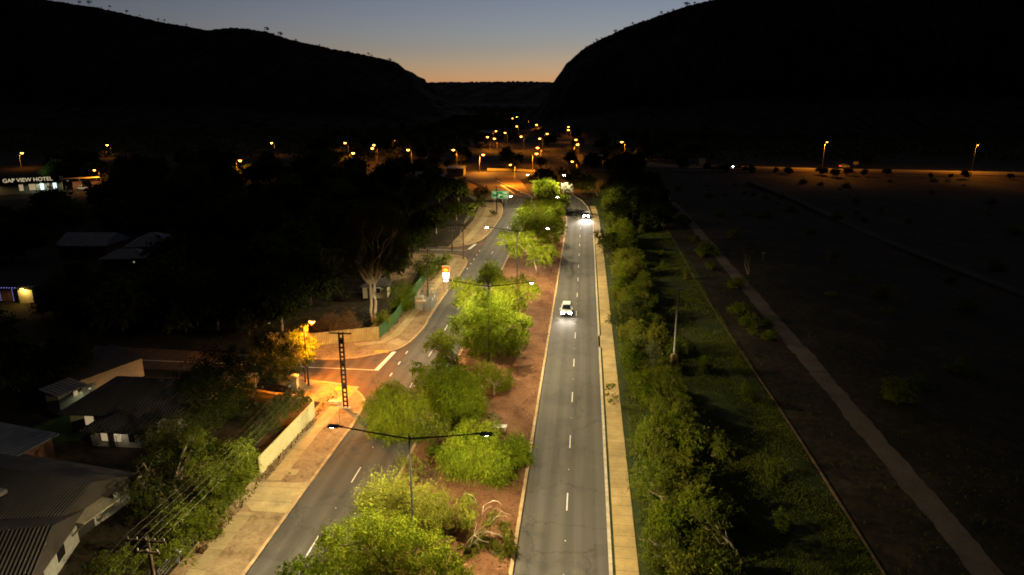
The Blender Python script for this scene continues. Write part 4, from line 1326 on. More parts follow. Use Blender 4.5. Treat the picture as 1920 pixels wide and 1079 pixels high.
# ------------------------------------------------------------------ vehicles
def car(name, label, loc, rz, paint="car_white", lights=True, tails=False, kind="suv", beam=1800):
    """nose towards -Y before rotation"""
    t = thing(name, label, "car", loc, rz)
    L, W_, Hb, Hr = 4.7, 1.86, 0.98, 1.72
    prof = [(-2.35, .42), (-2.33, .78), (-2.15, .93), (-1.15, 1.06), (2.2, 1.06), (2.34, .85), (2.35, .4), (1.8, .28), (-1.8, .28)]
    mb = MB()
    n = len(prof)
    rows = []
    for x, k in ((-W_ / 2, .93), (-W_ / 2 + .06, 1.0), (W_ / 2 - .06, 1.0), (W_ / 2, .93)):
        rows.append([(x, p[0] * (0.985 if abs(x) > W_ / 2 - .03 else 1), .28 + (p[1] - .28) * k) for p in prof])
    vs = [p for r in rows for p in r]
    fs = [(i * n + j, i * n + (j + 1) % n, (i + 1) * n + (j + 1) % n, (i + 1) * n + j) for i in range(3) for j in range(n)]
    fs += [tuple(range(n - 1, -1, -1)), tuple(range(3 * n, 4 * n))]
    mb.add(vs, fs)
    # roof slab on pillars
    def ring(y0, y1, hw, z): return [(-hw, y0, z), (hw, y0, z), (hw, y1, z), (-hw, y1, z)]
    mb.add(ring(-.42, 1.75, .66, 1.66) + ring(-.35, 1.68, .62, 1.74), [(0, 1, 5, 4), (1, 2, 6, 5), (2, 3, 7, 6), (3, 0, 4, 7), (4, 5, 6, 7), (3, 2, 1, 0)])
    for sx in (-1, 1):
        for (y0, z0, y1, z1) in ((-1.08, 1.05, -.4, 1.67), (.6, 1.05, .6, 1.67), (2.1, 1.05, 1.72, 1.67)):
            mb.tube([(sx * .84, y0, z0), (sx * .65, y1, z1)], .05, 4)
    mb.build("body", paint, t)
    mb = MB()
    lo = [(-.82, -1.05), (.82, -1.05), (.82, 2.08), (-.82, 2.08)]; hi = [(-.64, -.4), (.64, -.4), (.64, 1.7), (-.64, 1.7)]
    mb.add([(*p, 1.05) for p in lo] + [(*p, 1.665) for p in hi], [(0, 1, 5, 4), (1, 2, 6, 5), (2, 3, 7, 6), (3, 0, 4, 7)])
    mb.build("window", "glass_dark", t)
    mb = MB(); mb.box((0, -2.36, .5), (1.5, .05, .16)); mb.box((0, -2.35, .74), (.8, .04, .14)); mb.build("grille", "dark_trim", t)
    for sx in (-1, 1):
        for yy in (-1.42, 1.45):
            w_ = MB()
            w_.tube([(sx * .72, yy, .34), (sx * .93, yy, .34)], .34, 16)
            wo = w_.build("wheel", "rubber", t)
            w_ = MB(); w_.tube([(sx * .90, yy, .34), (sx * .945, yy, .34)], .2, 12); w_.build("rim", "galvanised", wo)
        mb = MB(); mb.box((sx * .66, -2.335, .8), (.46, .12, .3)); hl = mb.build("headlight", "headlight_lens" if lights else "sign_white", t)
        if lights:
            lamp("light", (sx * .66, -2.5, .82), beam, (1, .86, .7), hl, 60, 1.0, 0.08, (math.radians(-87), 0, 0))
        mb = MB(); mb.box((sx * .72, 2.34, .86), (.26, .06, .2)); mb.build("tail_light", "tail_lens" if tails else "sign_red", t)
        mb = MB(); mb.box((sx * .98, -.95, 1.12), (.18, .1, .13)); mb.build("mirror", paint, t)
    return t
car("car", "white car with headlights on in the lane beside the red mulch", (-2.45, 113.4, .01), 0)
car("car", "oncoming car with dazzling headlights just out of the bend", (1.0, 213.5, .01), math.radians(-3), beam=15000)
x, y = G(1383, 317.5)
car("car", "car with red tail light and pale headlight on the river road by the board", (x, y + 1, .36), math.radians(-90 + 4), "car_dark", True, True, beam=2000)
x, y = G(1584, 316)
car("car", "pale car on the river road past the tall lamp", (x, y + 1, .36), math.radians(90 + 6), "car_white", False, True)
car("car", "dark parked car under the garden trees by the side-street corner", (-38.6, 77.6, .05), math.radians(80), "car_dark", False)
for a, b, lb in ((105, 358, "white car parked nearer the hotel entrance awning"), (155, 356, "white car parked beside the orange-lit wall of the hotel")):
    x, y = G(a, b); car("car", lb, (x, y, .03), math.radians(70), "car_white", False)
mb = MB(); mb.box((0, 0, 1.1), (.7, .7, 2.2)); mb.box((0, 0, 2.3), (.9, .9, .2), 0, 0, .8)
x, y = G(555, 736); o = mb.build("gate_pillar", "cream_wall", None, (x, y, 0)); tag(o, "pale gate pillar at the corner garden, orange under the street lamp", "pillar")


# ------------------------------------------------------------------ buildings
def house(name, label, x, y, w_, d_, rz, eave, ridge, wallm, roofm, style="gable", over=.6, windows=(), doors=(), cat="house"):
    """w_ along local X (ridge direction), d_ along local Y; windows = (side, pos, z, w, h, material)"""
    t = thing(name, label, cat, (x, y, 0), rz)
    mb = MB(); mb.box((0, 0, eave / 2), (w_, d_, eave))
    if style == "gable":
        for s in (-1, 1):
            xx = s * w_ / 2
            mb.add([(xx, -d_ / 2, eave), (xx, d_ / 2, eave), (xx, 0, ridge - .08)], [(0, 1, 2) if s > 0 else (2, 1, 0)])
    mb.build("wall", wallm, t)
    a, b = w_ / 2 + over, d_ / 2 + over
    k = (ridge - eave) / (d_ / 2)
    ze = eave - over * k
    mb = MB()
    if style == "flat":
        mb.add([(-a, -b, eave), (a, -b, eave), (a, b, ridge), (-a, b, ridge)] + [(-a, -b, eave + .15), (a, -b, eave + .15), (a, b, ridge + .15), (-a, b, ridge + .15)],
               [(4, 5, 6, 7), (3, 2, 1, 0), (0, 1, 5, 4), (1, 2, 6, 5), (2, 3, 7, 6), (3, 0, 4, 7)])
    else:
        rx = a if style == "gable" else max(.3, a - b)
        top = [(-a, -b, ze), (a, -b, ze), (a, b, ze), (-a, b, ze), (-rx, 0, ridge), (rx, 0, ridge)]
        n = len(top)
        bot = [(p[0], p[1], p[2] - .12) for p in top]
        mb.add(top + bot, [(0, 1, 5, 4), (2, 3, 4, 5), (1, 2, 5), (3, 0, 4), (1, 0, 6, 7), (3, 2, 8, 9), (2, 1, 7, 8), (0, 3, 9, 6)])
    rf = mb.build("roof", roofm, t)
    for (side, pos, z, ww, hh, mt) in windows:
        mb = MB(); f2 = MB()
        if side in "SN":
            yy = (-1 if side == "S" else 1) * (d_ / 2 + .02)
            mb.box((pos, yy, z), (ww + .16, .06, hh + .16)); f2.box((pos, yy + (-.03 if side == "S" else .03), z), (ww, .06, hh))
        else:
            xx = (-1 if side == "W" else 1) * (w_ / 2 + .02)
            mb.box((xx, pos, z), (.06, ww + .16, hh + .16)); f2.box((xx + (-.03 if side == "W" else .03), pos, z), (.06, ww, hh))
        wo = mb.build("window", "sign_white", t); f2.build("pane", mt, wo)
    for (side, pos, ww, hh) in doors:
        mb = MB()
        if side in "SN": mb.box((pos, (-1 if side == "S" else 1) * (d_ / 2 + .03), hh / 2), (ww, .07, hh))
        else: mb.box(((-1 if side == "W" else 1) * (w_ / 2 + .03), pos, hh / 2), (.07, ww, hh))
        mb.build("door", "dark_trim", t)
    return t

# house at the bottom corner: ribbed roof with a front wing, white gable walls, slanting awning posts
h1 = house("house", "low house with a ribbed iron roof and white gable end in the bottom corner", -48.2, 38.6, 17, 9.5, math.radians(17), 2.9, 4.7, "white_wall", "roof_iron", "gable", .7,
           [("E", 1.5, 1.4, 1.3, 1.3, "glass_dark"), ("S", 3.0, 1.4, 1.6, 1.2, "glass_dark")], [("E", -1.8, .9, 2.0)])
mb = MB(); mb.tube([(3.5, -1.5, 3.9), (3.5, -1.5, 4.9)], .2, 10); mb.build("flue", "galvanised", h1)
mb = MB(); mb.tube([(8.5, -5.4, 2.72), (-8.5, -5.4, 2.72)], .07, 6); mb.build("gutter", "dark_trim", h1)
mb = MB(); mb.tube([(-1.5, 1.2, 4.3), (-1.5, 1.2, 6.6)], .03, 5); mb.tube([(-2.1, 1.2, 6.4), (-.9, 1.2, 6.4)], .02, 4); mb.tube([(-1.9, 1.2, 6.0), (-1.1, 1.2, 6.0)], .02, 4); mb.build("aerial", "galvanised", h1)
h1b = house("house", "long rear house with ribbed roof, dark doorway and slanting awning frame by the wires", -51.5, 49.0, 20, 8.5, math.radians(-9), 2.9, 4.6, "white_wall", "roof_iron", "gable", .8,
           [("E", 2.0, 1.5, 1.0, 1.0, "glass_dark")], [("E", -.6, 1.7, 2.2)])
mb = MB(); mb.box((11.6, -1.0, 2.7), (1.8, 3.6, .1)); mb.build("awning", "cream_wall", h1b)
for yy in (-2.6, .6):
    mb = MB(); mb.tube([(10.1, yy, .4), (12.3, yy, 2.65)], .07, 6); mb.build("post", "white_wall", h1b)
mb = MB(); mb.box((3.0, -2.4, 3.95), (2.0, .7, .35)); mb.build("skylight", "pale_steel", h1b)
h2 = house("house", "house with a broad hipped roof and a lit verandah wall by the lawn", -50.5, 69.0, 12.5, 9.0, math.radians(2), 2.7, 4.6, "cream_wall", "roof_dark", "hip", .9,
           [("S", -4.0, 1.5, 1.0, 1.6, "window_warm"), ("S", 1.6, 1.4, 1.2, 1.1, "glass_dark")], [("S", -2.2, .9, 2.0)])
h3 = house("verandah", "small dark-roofed verandah with pale windows in front of the hipped house", -49.0, 63.2, 5.6, 4.2, math.radians(0), 2.3, 3.0, "white_wall", "roof_dark", "hip", .7,
           [("S", -1.2, 1.3, .7, 1.2, "window_warm"), ("S", .3, 1.3, .7, 1.2, "window_warm"), ("S", 1.9, 1.3, .7, 1.2, "glass_dark"), ("E", .4, 1.3, 1.0, 1.1, "glass_dark")], [("S", -.45, .7, 1.9)], cat="verandah")
h4 = house("house", "long low wing with a pale parapet wall behind the hipped house", -62.5, 76.5, 9.0, 6.0, math.radians(70), 2.6, 3.3, "white_wall", "roof_dark", "flat", .25, [("W", 0, 1.5, 1, 1, "glass_dark")])
h5 = house("shed", "narrow pale shed wall lit green-white beside the small lawn", -61.2, 69.3, 3.0, 2.2, math.radians(75), 2.5, 2.9, "white_wall", "roof_pale", "flat", .4, [("S", .6, 1.9, .5, .6, "window_warm")], cat="shed")
house("carport", "flat pale metal roof at the edge of the picture above the ribbed-roof house", -57.2, 55.6, 7.5, 5.2, math.radians(-12), 2.8, 3.0, "brick_wall", "roof_pale", "flat", .5, [("S", 0, 1.4, 1.2, 1.0, "glass_dark")], cat="carport")
house("house", "house with a plain bluish roof at the head of the dark gardens", -116.5, 149.0, 11, 9, math.radians(5), 3.2, 5.2, "brick_wall", "roof_pale", "gable", .6, [("S", 1, 1.6, 1.2, 1.0, "glass_dark")])
house("house", "bluish-roofed house further down the same gardens, nearer the trees", -101.5, 150.0, 10, 9, math.radians(18), 3.2, 5.4, "brick_wall", "roof_pale", "hip", .6, [("S", -2, 1.6, 1.2, 1.0, "glass_dark")])
house("house", "low annexe with a bluish roof in front of the second bluish roof", -100.0, 138.0, 9, 5.5, math.radians(14), 2.7, 4.0, "brick_wall", "roof_pale", "hip", .6, [("S", 2, 1.5, .3, .3, "window_warm")])
hp = house("house", "house with a yellow-lit porch and blue string lights along its eaves", -106, 113.5, 14, 7, math.radians(4), 3.1, 4.8, "brick_wall", "roof_dark", "gable", .6, [("S", -4, 1.6, 1.4, 1.2, "glass_dark")], [("S", 3.9, .9, 2.0)])
mb = MB(); mb.box((5.4, -4.2, 1.5), (2.6, 1.2, 3.0)); mb.build("porch", "cream_wall", hp)
mb = MB(); mb.box((5.4, -5.4, 2.9), (.5, .2, .12)); pl_ = mb.build("porch_lamp", "porch_lamp", hp)
lamp("light", (5.4, -5.5, 2.75), 420, (1, .66, .16), pl_, 170, .3, .1)
mb = MB()
for k in range(26): mb.box((-6.8 + k * .5, -4.25, 2.75), (.09, .09, .09))
for xx in (-5.2, -2.6, 0.2, 2.6):
    for k in range(6): mb.box((xx, -4.25, .4 + k * .4), (.08, .08, .08))
for k in range(14): mb.box((-6.8 + k * .5, -4.25, .3), (.08, .08, .08))
mb.build("string_light", "fairy_blue", hp)
house("house", "small cream hut under the trees near the green fence", -38.5, 121, 4.5, 4, math.radians(8), 2.6, 3.6, "cream_wall", "roof_dark", "hip", .5, [("S", .6, 1.5, .8, .9, "glass_dark")], [("S", -1.0, .8, 2.0)], cat="hut")
house("house", "faintly lit house with a pale wall behind the pale-limbed gum, before the junction", -68, 300, 12, 8, math.radians(10), 3.2, 4.8, "cream_wall", "roof_pale", "gable", .6, [("S", 2, 1.6, 1.6, 1.2, "window_warm")])
house("kiosk", "pale-walled low building glimpsed orange between trees left of the junction road".replace(" left of", " beside"), -62, 330, 8, 6, 0, 3.4, 4.0, "white_wall", "roof_pale", "flat", .4, [("S", 0, 1.8, 2, 1.2, "glass_dark")], cat="building")
x, y = G(918, 249, 4); house("shed", "small pale roof among the lamps at the mouth of the gap", x, y, 16, 9, 0, 4, 6, "cream_wall", "roof_pale", "gable", .6, [("S", 0, 2, 3, 1.6, "glass_dark")], cat="shed")
x, y = G(1113, 312); house("building", "orange-lit box of a building behind the trees by the river road", x, y, 9, 6, 0, 5.5, 6, "cream_wall", "roof_pale", "flat", .3, [("S", 0, 2.4, 2, 1.4, "glass_dark")], cat="building")

# hotel with lit lettering
hx, hy = -214.0, 249.0
ang = math.radians(38)
ht = thing("hotel", "hotel with a lit name board on its dark fascia and glowing doorways", "hotel", (hx, hy, 0), ang)
mb = MB(); mb.box((-3, 3, 2.2), (22, 7, 4.4)); mb.build("wall", "cream_wall", ht)
mb = MB(); mb.box((-3, -1.2, 5.4), (20.5, .5, 2.6)); fa = mb.build("fascia", "dark_trim", ht)
mb = MB(); mb.box((-3, 3, 5.0), (23, 8, .9)); mb.build("roof", "roof_pale", ht)
mb = MB(); mb.box((-16.5, -.2, 4.9), (6, 1.0, 3.0)); mb.build("side_fascia", "cream_wall", ht)
mb = MB(); mb.box((-16.5, .6, 1.5), (6, 1.0, 3.2)); mb.build("side_wall", "cream_wall", ht)
for xx, ww, mt in ((1.2, 1.2, "window_cool"), (5.4, 1.2, "window_cool"), (-2.0, 2.2, "window_warm"), (3.2, .8, "window_warm"), (-5.6, 1.4, "window_warm")):
    mb = MB(); mb.box((xx, -.55, 2.4), (ww + .2, .1, 2.6)); wo = mb.build("doorway", "dark_trim", ht)
    mb = MB(); mb.box((xx, -.62, 2.4), (ww, .08, 2.4)); mb.build("pane", mt, wo)
mb = MB()
for k in range(9): mb.tube([(8 + k * 1.6, -2 + .2 * k, 4.4 + .12 * k), (7 + k * 1.7, 4, 4.8)], .05, 4)
mb.box((14, 0, 4.9), (14, 5, .12)); mb.build("awning", "cream_wall", ht)
mb = MB()
for xx in (9, 14, 20): mb.tube([(xx, -2.2, 0), (xx, -2.2, 4.8)], .1, 6)
mb.build("post", "galvanised", ht)
mb = MB(); mb.box((13, 3, 1.7), (3.4, .4, 3.4)); mb.box((20, 3, 1.7), (4.2, .4, 3.4)); mb.build("back_wall", "brick_wall", ht)
fc = bpy.data.curves.new("lettering", "FONT")
fc.body = "GAP VIEW HOTEL"; fc.size = 2.0; fc.align_x = "CENTER"; fc.extrude = .04; fc.offset = .015
fo = bpy.data.objects.new("lettering_curve", fc); COL.objects.link(fo)
dg = bpy.context.evaluated_depsgraph_get()
lm = bpy.data.meshes.new_from_object(fo.evaluated_get(dg))
bpy.data.objects.remove(fo)
lm.materials.clear(); lm.materials.append(M["letter_glow"])
lo_ = bpy.data.objects.new("lettering", lm); COL.objects.link(lo_); lo_.parent = fa
lo_.location = (-3.0, -1.5, 4.75); lo_.rotation_euler = (math.pi / 2, 0, 0); lo_.scale = (1.0, 1.0, 1)
for xx, yy, pw, cl in ((-16, -2.5, 260, (1, .7, .3)), (1, -2.5, 380, (.8, 1, .92)), (10, -1, 300, (.9, .95, .6)), (14, -.5, 420, (1, .5, .22)), (20, -.5, 420, (1, .5, .2))):
    mb = MB(); mb.box((xx, yy, 4.15), (.5, .2, .1)); o = mb.build("ceiling_lamp", "letter_glow", ht)
    lamp("light", (xx, yy, 3.9), pw, cl, o, 172, .3, .1)
x, y = G(60, 360); lamp_loc = (x, y)
# green floodlight on the trees behind the hotel
t = thing("floodlight", "small floodlight greening the trees behind the hotel", "floodlight", (-228, 262, 0), 0)
mb = MB(); mb.tube([(0, 0, 0), (0, 0, 5.6)], .06, 6); mb.build("pole", "galvanised", t)
mb = MB(); mb.box((0, 0, 5.75), (.5, .3, .3)); o = mb.build("lamp_head", "dark_steel", t)
lamp("light", (0, .5, 5.9), 2200, (.55, 1, .6), o, 120, .5, .1, (math.radians(125), 0, math.radians(-20)))
# garden lamp by the lawn
t = thing("garden_lamp", "small garden lamp lighting the patch of lawn and the shed wall", "garden lamp", (-58.6, 70.3, 0))
mb = MB(); mb.tube([(0, 0, 0), (0, 0, 2.3)], .04, 6); mb.build("post", "dark_steel", t)
mb = MB(); mb.dome((0, 0, 2.3), (.14, .14, .12), 0); o = mb.build("lamp_head", "letter_glow", t)
lamp("light", (0, 0, 2.1), 160, (.95, 1, .6), o, 170, .3, .06)
t = thing("garden_lamp", "small lamp beside the verandah windows of the hipped house", "garden lamp", (-48.2, 60.2, 0))
mb = MB(); mb.tube([(0, 0, 0), (0, 0, 2.0)], .03, 6); mb.build("post", "dark_steel", t)
mb = MB(); mb.dome((0, 0, 2.0), (.1, .1, .1), 0); o = mb.build("lamp_head", "letter_glow", t)
lamp("light", (0, 0, 1.85), 50, (1, .8, .55), o, 170, .3, .06)
mb = MB(); mb.prism([(-63, 61), (-54, 61.5), (-54.5, 67), (-57.5, 73), (-60, 73), (-60.2, 67)], 0, .03); struct("lawn", mb, "lawn")

# ------------------------------------------------------------------ trees left of the road
ptree("gum_tree", "tall gum with forked pale trunks behind the green corner fence", "tree", (-34.2, 105), 105,
      [(650, 470, 22), (668, 440, 24), (690, 415, 24), (715, 400, 24), (738, 412, 22), (742, 440, 22), (752, 470, 16), (720, 455, 18), (655, 500, 18), (700, 480, 16), (735, 495, 16), (680, 395, 18), (640, 450, 14), (672, 515, 12)],
      leafmat="leaf_dark", leaf=(0.087, 0.198), dens=130, droop=0.5, seed=61, r0=.26, bark="bark_pale", depth=2.2, limbs=13, fork=.33, trunks=2)
ptree("gum_tree", "slim tree with orange-lit foliage wrapped round the corner street lamp", "tree", (-35.6, 79.6), 79.6,
      [(570, 607, 10), (578, 600, 8), (552, 622, 9), (543, 628, 7), (564, 628, 9), (573, 645, 13), (560, 640, 11), (585, 640, 9), (590, 648, 8), (575, 662, 12), (567, 655, 10), (582, 668, 9), (575, 676, 8)],
      leafmat="leaf_mid", leaf=(0.081, 0.161), dens=135, droop=0.4, seed=62, r0=.12)
ptree("hedge_tree", "dark leafy tree beside the orange-lit corner with a pale stem", "tree", (-40.6, 75), 75,
      [(520, 640, 26), (500, 660, 26), (545, 655, 16), (530, 675, 26), (505, 690, 24), (548, 690, 15), (525, 700, 20), (490, 640, 18), (480, 680, 18)],
      leafmat="leaf_dark", leaf=(0.081, 0.174), dens=108, seed=63, r0=.16, bark="bark_pale", depth=1.5)
ptree("hedge", "long dark hedge overhanging the bright cream fence", "hedge", (-34.6, 64), 64.5,
      [(562, 748, 14), (545, 758, 17), (522, 772, 19), (500, 790, 19), (550, 742, 13), (528, 752, 16), (500, 768, 18), (474, 792, 18), (572, 745, 8), (478, 812, 16)],
      leafmat="leaf_dark", leaf=(0.074, 0.149), dens=135, seed=64, r0=.1, trunks=3, depth=3.0)
ptree("verge_tree", "bushy pale-green tree spilling over the end of the cream fence", "tree", (-33.0, 53), 53.5,
      [(450, 838, 18), (460, 852, 18), (435, 850, 24), (458, 875, 20), (445, 880, 26), (420, 870, 24), (400, 850, 24), (468, 890, 12), (430, 905, 22), (405, 895, 22), (448, 905, 17)],
      leafmat="leaf_mid", leaf=(0.062, 0.186), dens=135, seed=65, r0=.14, droop=.6, depth=1.6)
ptree("verge_tree", "thin grey-green tree next to it, with bare stems low down", "tree", (-36.5, 52.5), 52.5,
      [(360, 840, 24), (340, 860, 24), (375, 870, 24), (350, 890, 22), (325, 880, 18), (380, 900, 18), (365, 815, 18), (390, 830, 18)],
      leafmat="leaf_mid", leaf=(0.062, 0.174), dens=86, seed=66, r0=.11, droop=.6, bark="bark_pale", depth=1.5, trunks=2)
ptree("verge_shrub", "bright low shrub at the edge of the near footpath, below the bushy tree", "shrub", (-32.0, 47.5), 48,
      [(395, 960, 16), (378, 970, 17), (410, 970, 14), (390, 985, 18), (370, 995, 16), (412, 948, 12), (400, 1000, 12)], leafmat="leaf_mid", leaf=(0.062, 0.136), dens=192, seed=67, r0=.06, trunks=2)
ptree("verge_shrub", "low shrub beside the timber power pole", "shrub", (-34.5, 40.5), 41, [(300, 1040, 18), (325, 1030, 18), (345, 1045, 14), (280, 1050, 14)], leafmat="leaf_mid", leaf=(0.062, 0.136), dens=135, seed=68, r0=.05)
ptree("verge_shrub", "olive shrub against the slanting awning post of the ribbed-roof house", "shrub", (-36.5, 39), 39.5, [(200, 1060, 24), (230, 1050, 22), (255, 1060, 18), (180, 1075, 20)], leafmat="leaf_mid", leaf=(0.062, 0.136), dens=135, seed=69, r0=.05)
ptree("verge_tree", "bushy green tree hugging the green fence by the caged enclosure", "tree", (-32.4, 112), 112,
      [(760, 540, 14), (768, 555, 14), (752, 560, 16), (745, 545, 14), (772, 572, 9), (755, 575, 14), (740, 570, 12)], leafmat="leaf_bright", leaf=(0.093, 0.174), dens=122, seed=70, r0=.12)
ptree("verge_tree", "dark tree row end beside the pylon sign and fence", "tree", (-33.6, 133), 133,
      [(800, 510, 14), (815, 500, 14), (795, 525, 12), (826, 492, 11), (785, 500, 13), (805, 485, 13), (838, 482, 9)], leafmat="leaf_mid", leaf=(0.105, 0.186), dens=99, seed=71, r0=.14, depth=3)
ptree("verge_shrub", "olive bush beside the foot of the forked gum", "shrub", (-33.2, 102.5), 102.5, [(718, 590, 9), (724, 598, 9), (712, 600, 9)], leafmat="leaf_mid", leaf=(0.087, 0.161), dens=135, seed=72, r0=.06)
ptree("verge_shrub", "spreading rust-tinged shrub over the cream side-street fence", "shrub", (-39, 99), 99,
      [(620, 600, 18), (645, 605, 18), (665, 612, 14), (600, 610, 15), (632, 615, 14), (680, 620, 9), (652, 590, 13)], leafmat="leaf_dry", leaf=(0.081, 0.174), dens=81, seed=73, r0=.1, trunks=2)
ptree("verge_tree", "thin sapling with a pale stem in the sandy clearing", "tree", (-33.5, 182), 182, [(882, 392, 8), (890, 385, 8), (876, 385, 7), (884, 400, 7)], leafmat="leaf_mid", leaf=(0.150, 0.255), dens=49, seed=74, r0=.09, bark="bark_pale")
ptree("verge_tree", "taller white-stemmed sapling at the path by the road sign", "tree", (-31.6, 205), 205, [(903, 370, 9), (897, 360, 9), (908, 358, 8), (900, 380, 7), (906, 385, 5)], leafmat="leaf_mid", leaf=(0.165, 0.270), dens=46, seed=75, r0=.1, bark="bark_pale")
ptree("verge_shrub", "small dark shrub at the foot of the pole by the sign", "shrub", (-28.9, 211), 211, [(922, 396, 4), (926, 400, 4)], leafmat="leaf_dark", leaf=(0.099, 0.186), dens=113, seed=76, r0=.04)
ptree("gum_tree", "tall gum with pale limbs lit orange under the roadside lamp row", "tree", G(745, 306), G(745, 306)[1], [(742, 268, 7), (750, 272, 6), (762, 272, 6), (735, 276, 6), (756, 266, 5)], leafmat="leaf_yellow", leaf=(0.300, 0.525), dens=16, seed=77, r0=.3, bark="bark_pale")
ptree("gum_tree", "orange-lit gum crown beside the lamp at the junction", "tree", G(842, 300), G(842, 300)[1], [(838, 267, 5), (846, 268, 5), (842, 275, 5), (835, 274, 4)], leafmat="leaf_yellow", leaf=(0.300, 0.525), dens=16, seed=78, r0=.25, bark="bark_pale")

ptree("garden_tree", "great black-green tree shading the end of the hipped house by the verge hedge", "tree", (-42.5, 66.5), 66.5,
      [(370, 705, 30), (400, 680, 32), (430, 715, 32), (392, 750, 34), (440, 755, 28), (362, 740, 28), (452, 690, 22), (420, 780, 26), (385, 790, 26), (350, 770, 22), (455, 725, 22), (440, 665, 20), (350, 715, 18)],
      leafmat="leaf_dark", leaf=(0.081, 0.174), dens=104, seed=91, r0=.25, depth=2.2)
ptree("garden_tree", "thin mid-green tree between the wires and the ribbed-roof house", "tree", (-40.5, 51.5), 51.5,
      [(290, 880, 24), (270, 910, 26), (310, 910, 24), (285, 945, 24), (315, 940, 20), (260, 870, 18), (300, 850, 18), (265, 945, 18)],
      leafmat="leaf_dark", leaf=(0.062, 0.161), dens=99, seed=92, r0=.14, depth=1.6, droop=.6, trunks=2, bark="bark_pale")
ptree("garden_tree", "dark spreading tree over the yard behind the thin grey-green tree", "tree", (-43, 57.5), 57.5,
      [(320, 810, 26), (345, 800, 24), (300, 835, 24), (330, 845, 26), (355, 830, 20), (285, 815, 18)], leafmat="leaf_dark", leaf=(0.074, 0.161), dens=104, seed=93, r0=.18, depth=1.6)
ptree("verge_shrub", "dusky shrub row under the wires beside the bottom verge", "shrub", (-34.4, 46), 46,
      [(345, 985, 20), (320, 1000, 20), (360, 960, 18), (335, 960, 18), (300, 1000, 18), (352, 1010, 16)], leafmat="leaf_mid", leaf=(0.062, 0.136), dens=135, seed=94, r0=.06, trunks=2)
ptree("verge_shrub", "dark bush between the bushy tree and the footpath edge", "shrub", (-33.4, 50.2), 50.2,
      [(420, 925, 20), (400, 930, 20), (440, 925, 16), (385, 940, 18)], leafmat="leaf_mid", leaf=(0.062, 0.136), dens=144, seed=95, r0=.06, trunks=2)

# bank plants that stand out
ptree("bank_shrub", "pair of pale rounded bushes, the rear one, beside the mast footing", "shrub", (9.2, 94), 95, [(1200, 642, 13), (1195, 655, 12), (1210, 655, 12)], leafmat="leaf_grey", leaf=(0.062, 0.149), dens=135, seed=81, r0=.06)
ptree("bank_shrub", "taller of the two pale rounded bushes beside the mast footing", "shrub", (10.2, 86), 88, [(1225, 655, 14), (1230, 672, 15), (1218, 685, 15), (1235, 690, 13), (1222, 705, 12)], leafmat="leaf_grey", leaf=(0.062, 0.149), dens=135, seed=82, r0=.06)
ptree("bank_tree", "dark low tree overhanging the footpath beyond the crossing slab", "tree", (7.2, 104), 104.5, [(1160, 585, 15), (1180, 575, 17), (1150, 600, 11), (1175, 600, 16), (1200, 590, 16), (1195, 565, 14), (1165, 612, 10), (1210, 605, 13)], leafmat="leaf_dark", leaf=(0.081, 0.161), dens=126, seed=83, r0=.14)
ptree("bank_shrub", "loose bright spray of leaves hanging over the footpath slabs", "shrub", (5.6, 77), 77, [(1142, 728, 7), (1148, 722, 6), (1138, 738, 5), (1150, 748, 7), (1143, 752, 5), (1155, 742, 4)], leafmat="leaf_bright", leaf=(0.062, 0.149), dens=135, seed=84, r0=.03, limbs=6)
ptree("bank_tree", "lollipop-shaped dark tree at the path edge in the distance", "tree", (6.6, 148), 148, [(1135, 455, 12), (1145, 445, 12), (1125, 440, 10), (1150, 460, 11), (1140, 468, 9), (1128, 450, 8)], leafmat="leaf_dark", leaf=(0.105, 0.186), dens=99, seed=85, r0=.12)
ptree("bank_tree", "yellow-green eucalypt at the footpath edge, biggest of the near bank", "tree", (8.0, 55), 55.5, [(1205, 880, 20), (1220, 900, 24), (1200, 910, 18), (1240, 885, 22), (1255, 900, 20), (1235, 920, 22), (1208, 935, 16), (1260, 925, 18)], leafmat="leaf_mid", leaf=(0.062, 0.161), dens=131, seed=86, r0=.12, bark="bark_pale")
ptree("bank_tree", "forked pale-stemmed eucalypt near the bottom edge of the bank", "tree", (7.6, 46.5), 47, [(1215, 1010, 18), (1235, 1020, 22), (1255, 1000, 20), (1225, 1045, 20), (1260, 1030, 20), (1275, 1055, 18), (1240, 1065, 18)], leafmat="leaf_mid", leaf=(0.056, 0.155), dens=131, seed=87, r0=.12, bark="bark_pale", trunks=2)
ptree("bank_tree", "leaning pale-trunked eucalypt further in from the near footpath", "tree", (13.5, 48.5), 49, [(1320, 960, 20), (1345, 970, 22), (1310, 985, 18), (1340, 1000, 20), (1300, 965, 14)], leafmat="leaf_mid", leaf=(0.062, 0.161), dens=99, seed=88, r0=.12, bark="bark_pale")
ptree("bare_tree", "twin white-trunked sapling standing alone on the dark river flat", "tree", G(1405, 515), G(1405, 515)[1], [(1398, 470, 9), (1412, 472, 9), (1405, 462, 8)], leafmat="leaf_dark", leaf=(0.087, 0.186), dens=18, seed=89, r0=.14, bark="bark_pale", trunks=2)

# ------------------------------------------------------------------ repeated vegetation
def proto(name, lobes, leafmat, leaf, dens, seed, bark="bark_dark", r0=.15, droop=.4, trunks=1, limbs=6):
    t = tree(name, "x", "shrub", (0, 0, 0), lobes, leafmat=leafmat, leaf=leaf, dens=dens, seed=seed, bark=bark, r0=r0, droop=droop, trunks=trunks, limbs=limbs)
    return t

def ball_lobes(rng, R_, n, h0):
    """uneven crown about R_ wide standing h0 above its base"""
    out = []
    for i in range(n):
        a = rng.uniform(0, 6.28); d = R_ * .62 * math.sqrt(rng.random())
        r = R_ * rng.uniform(.32, .58)
        out.append((math.cos(a) * d, math.sin(a) * d, h0 + R_ * rng.uniform(.1, 1.0), r, r, r * .85))
    return out

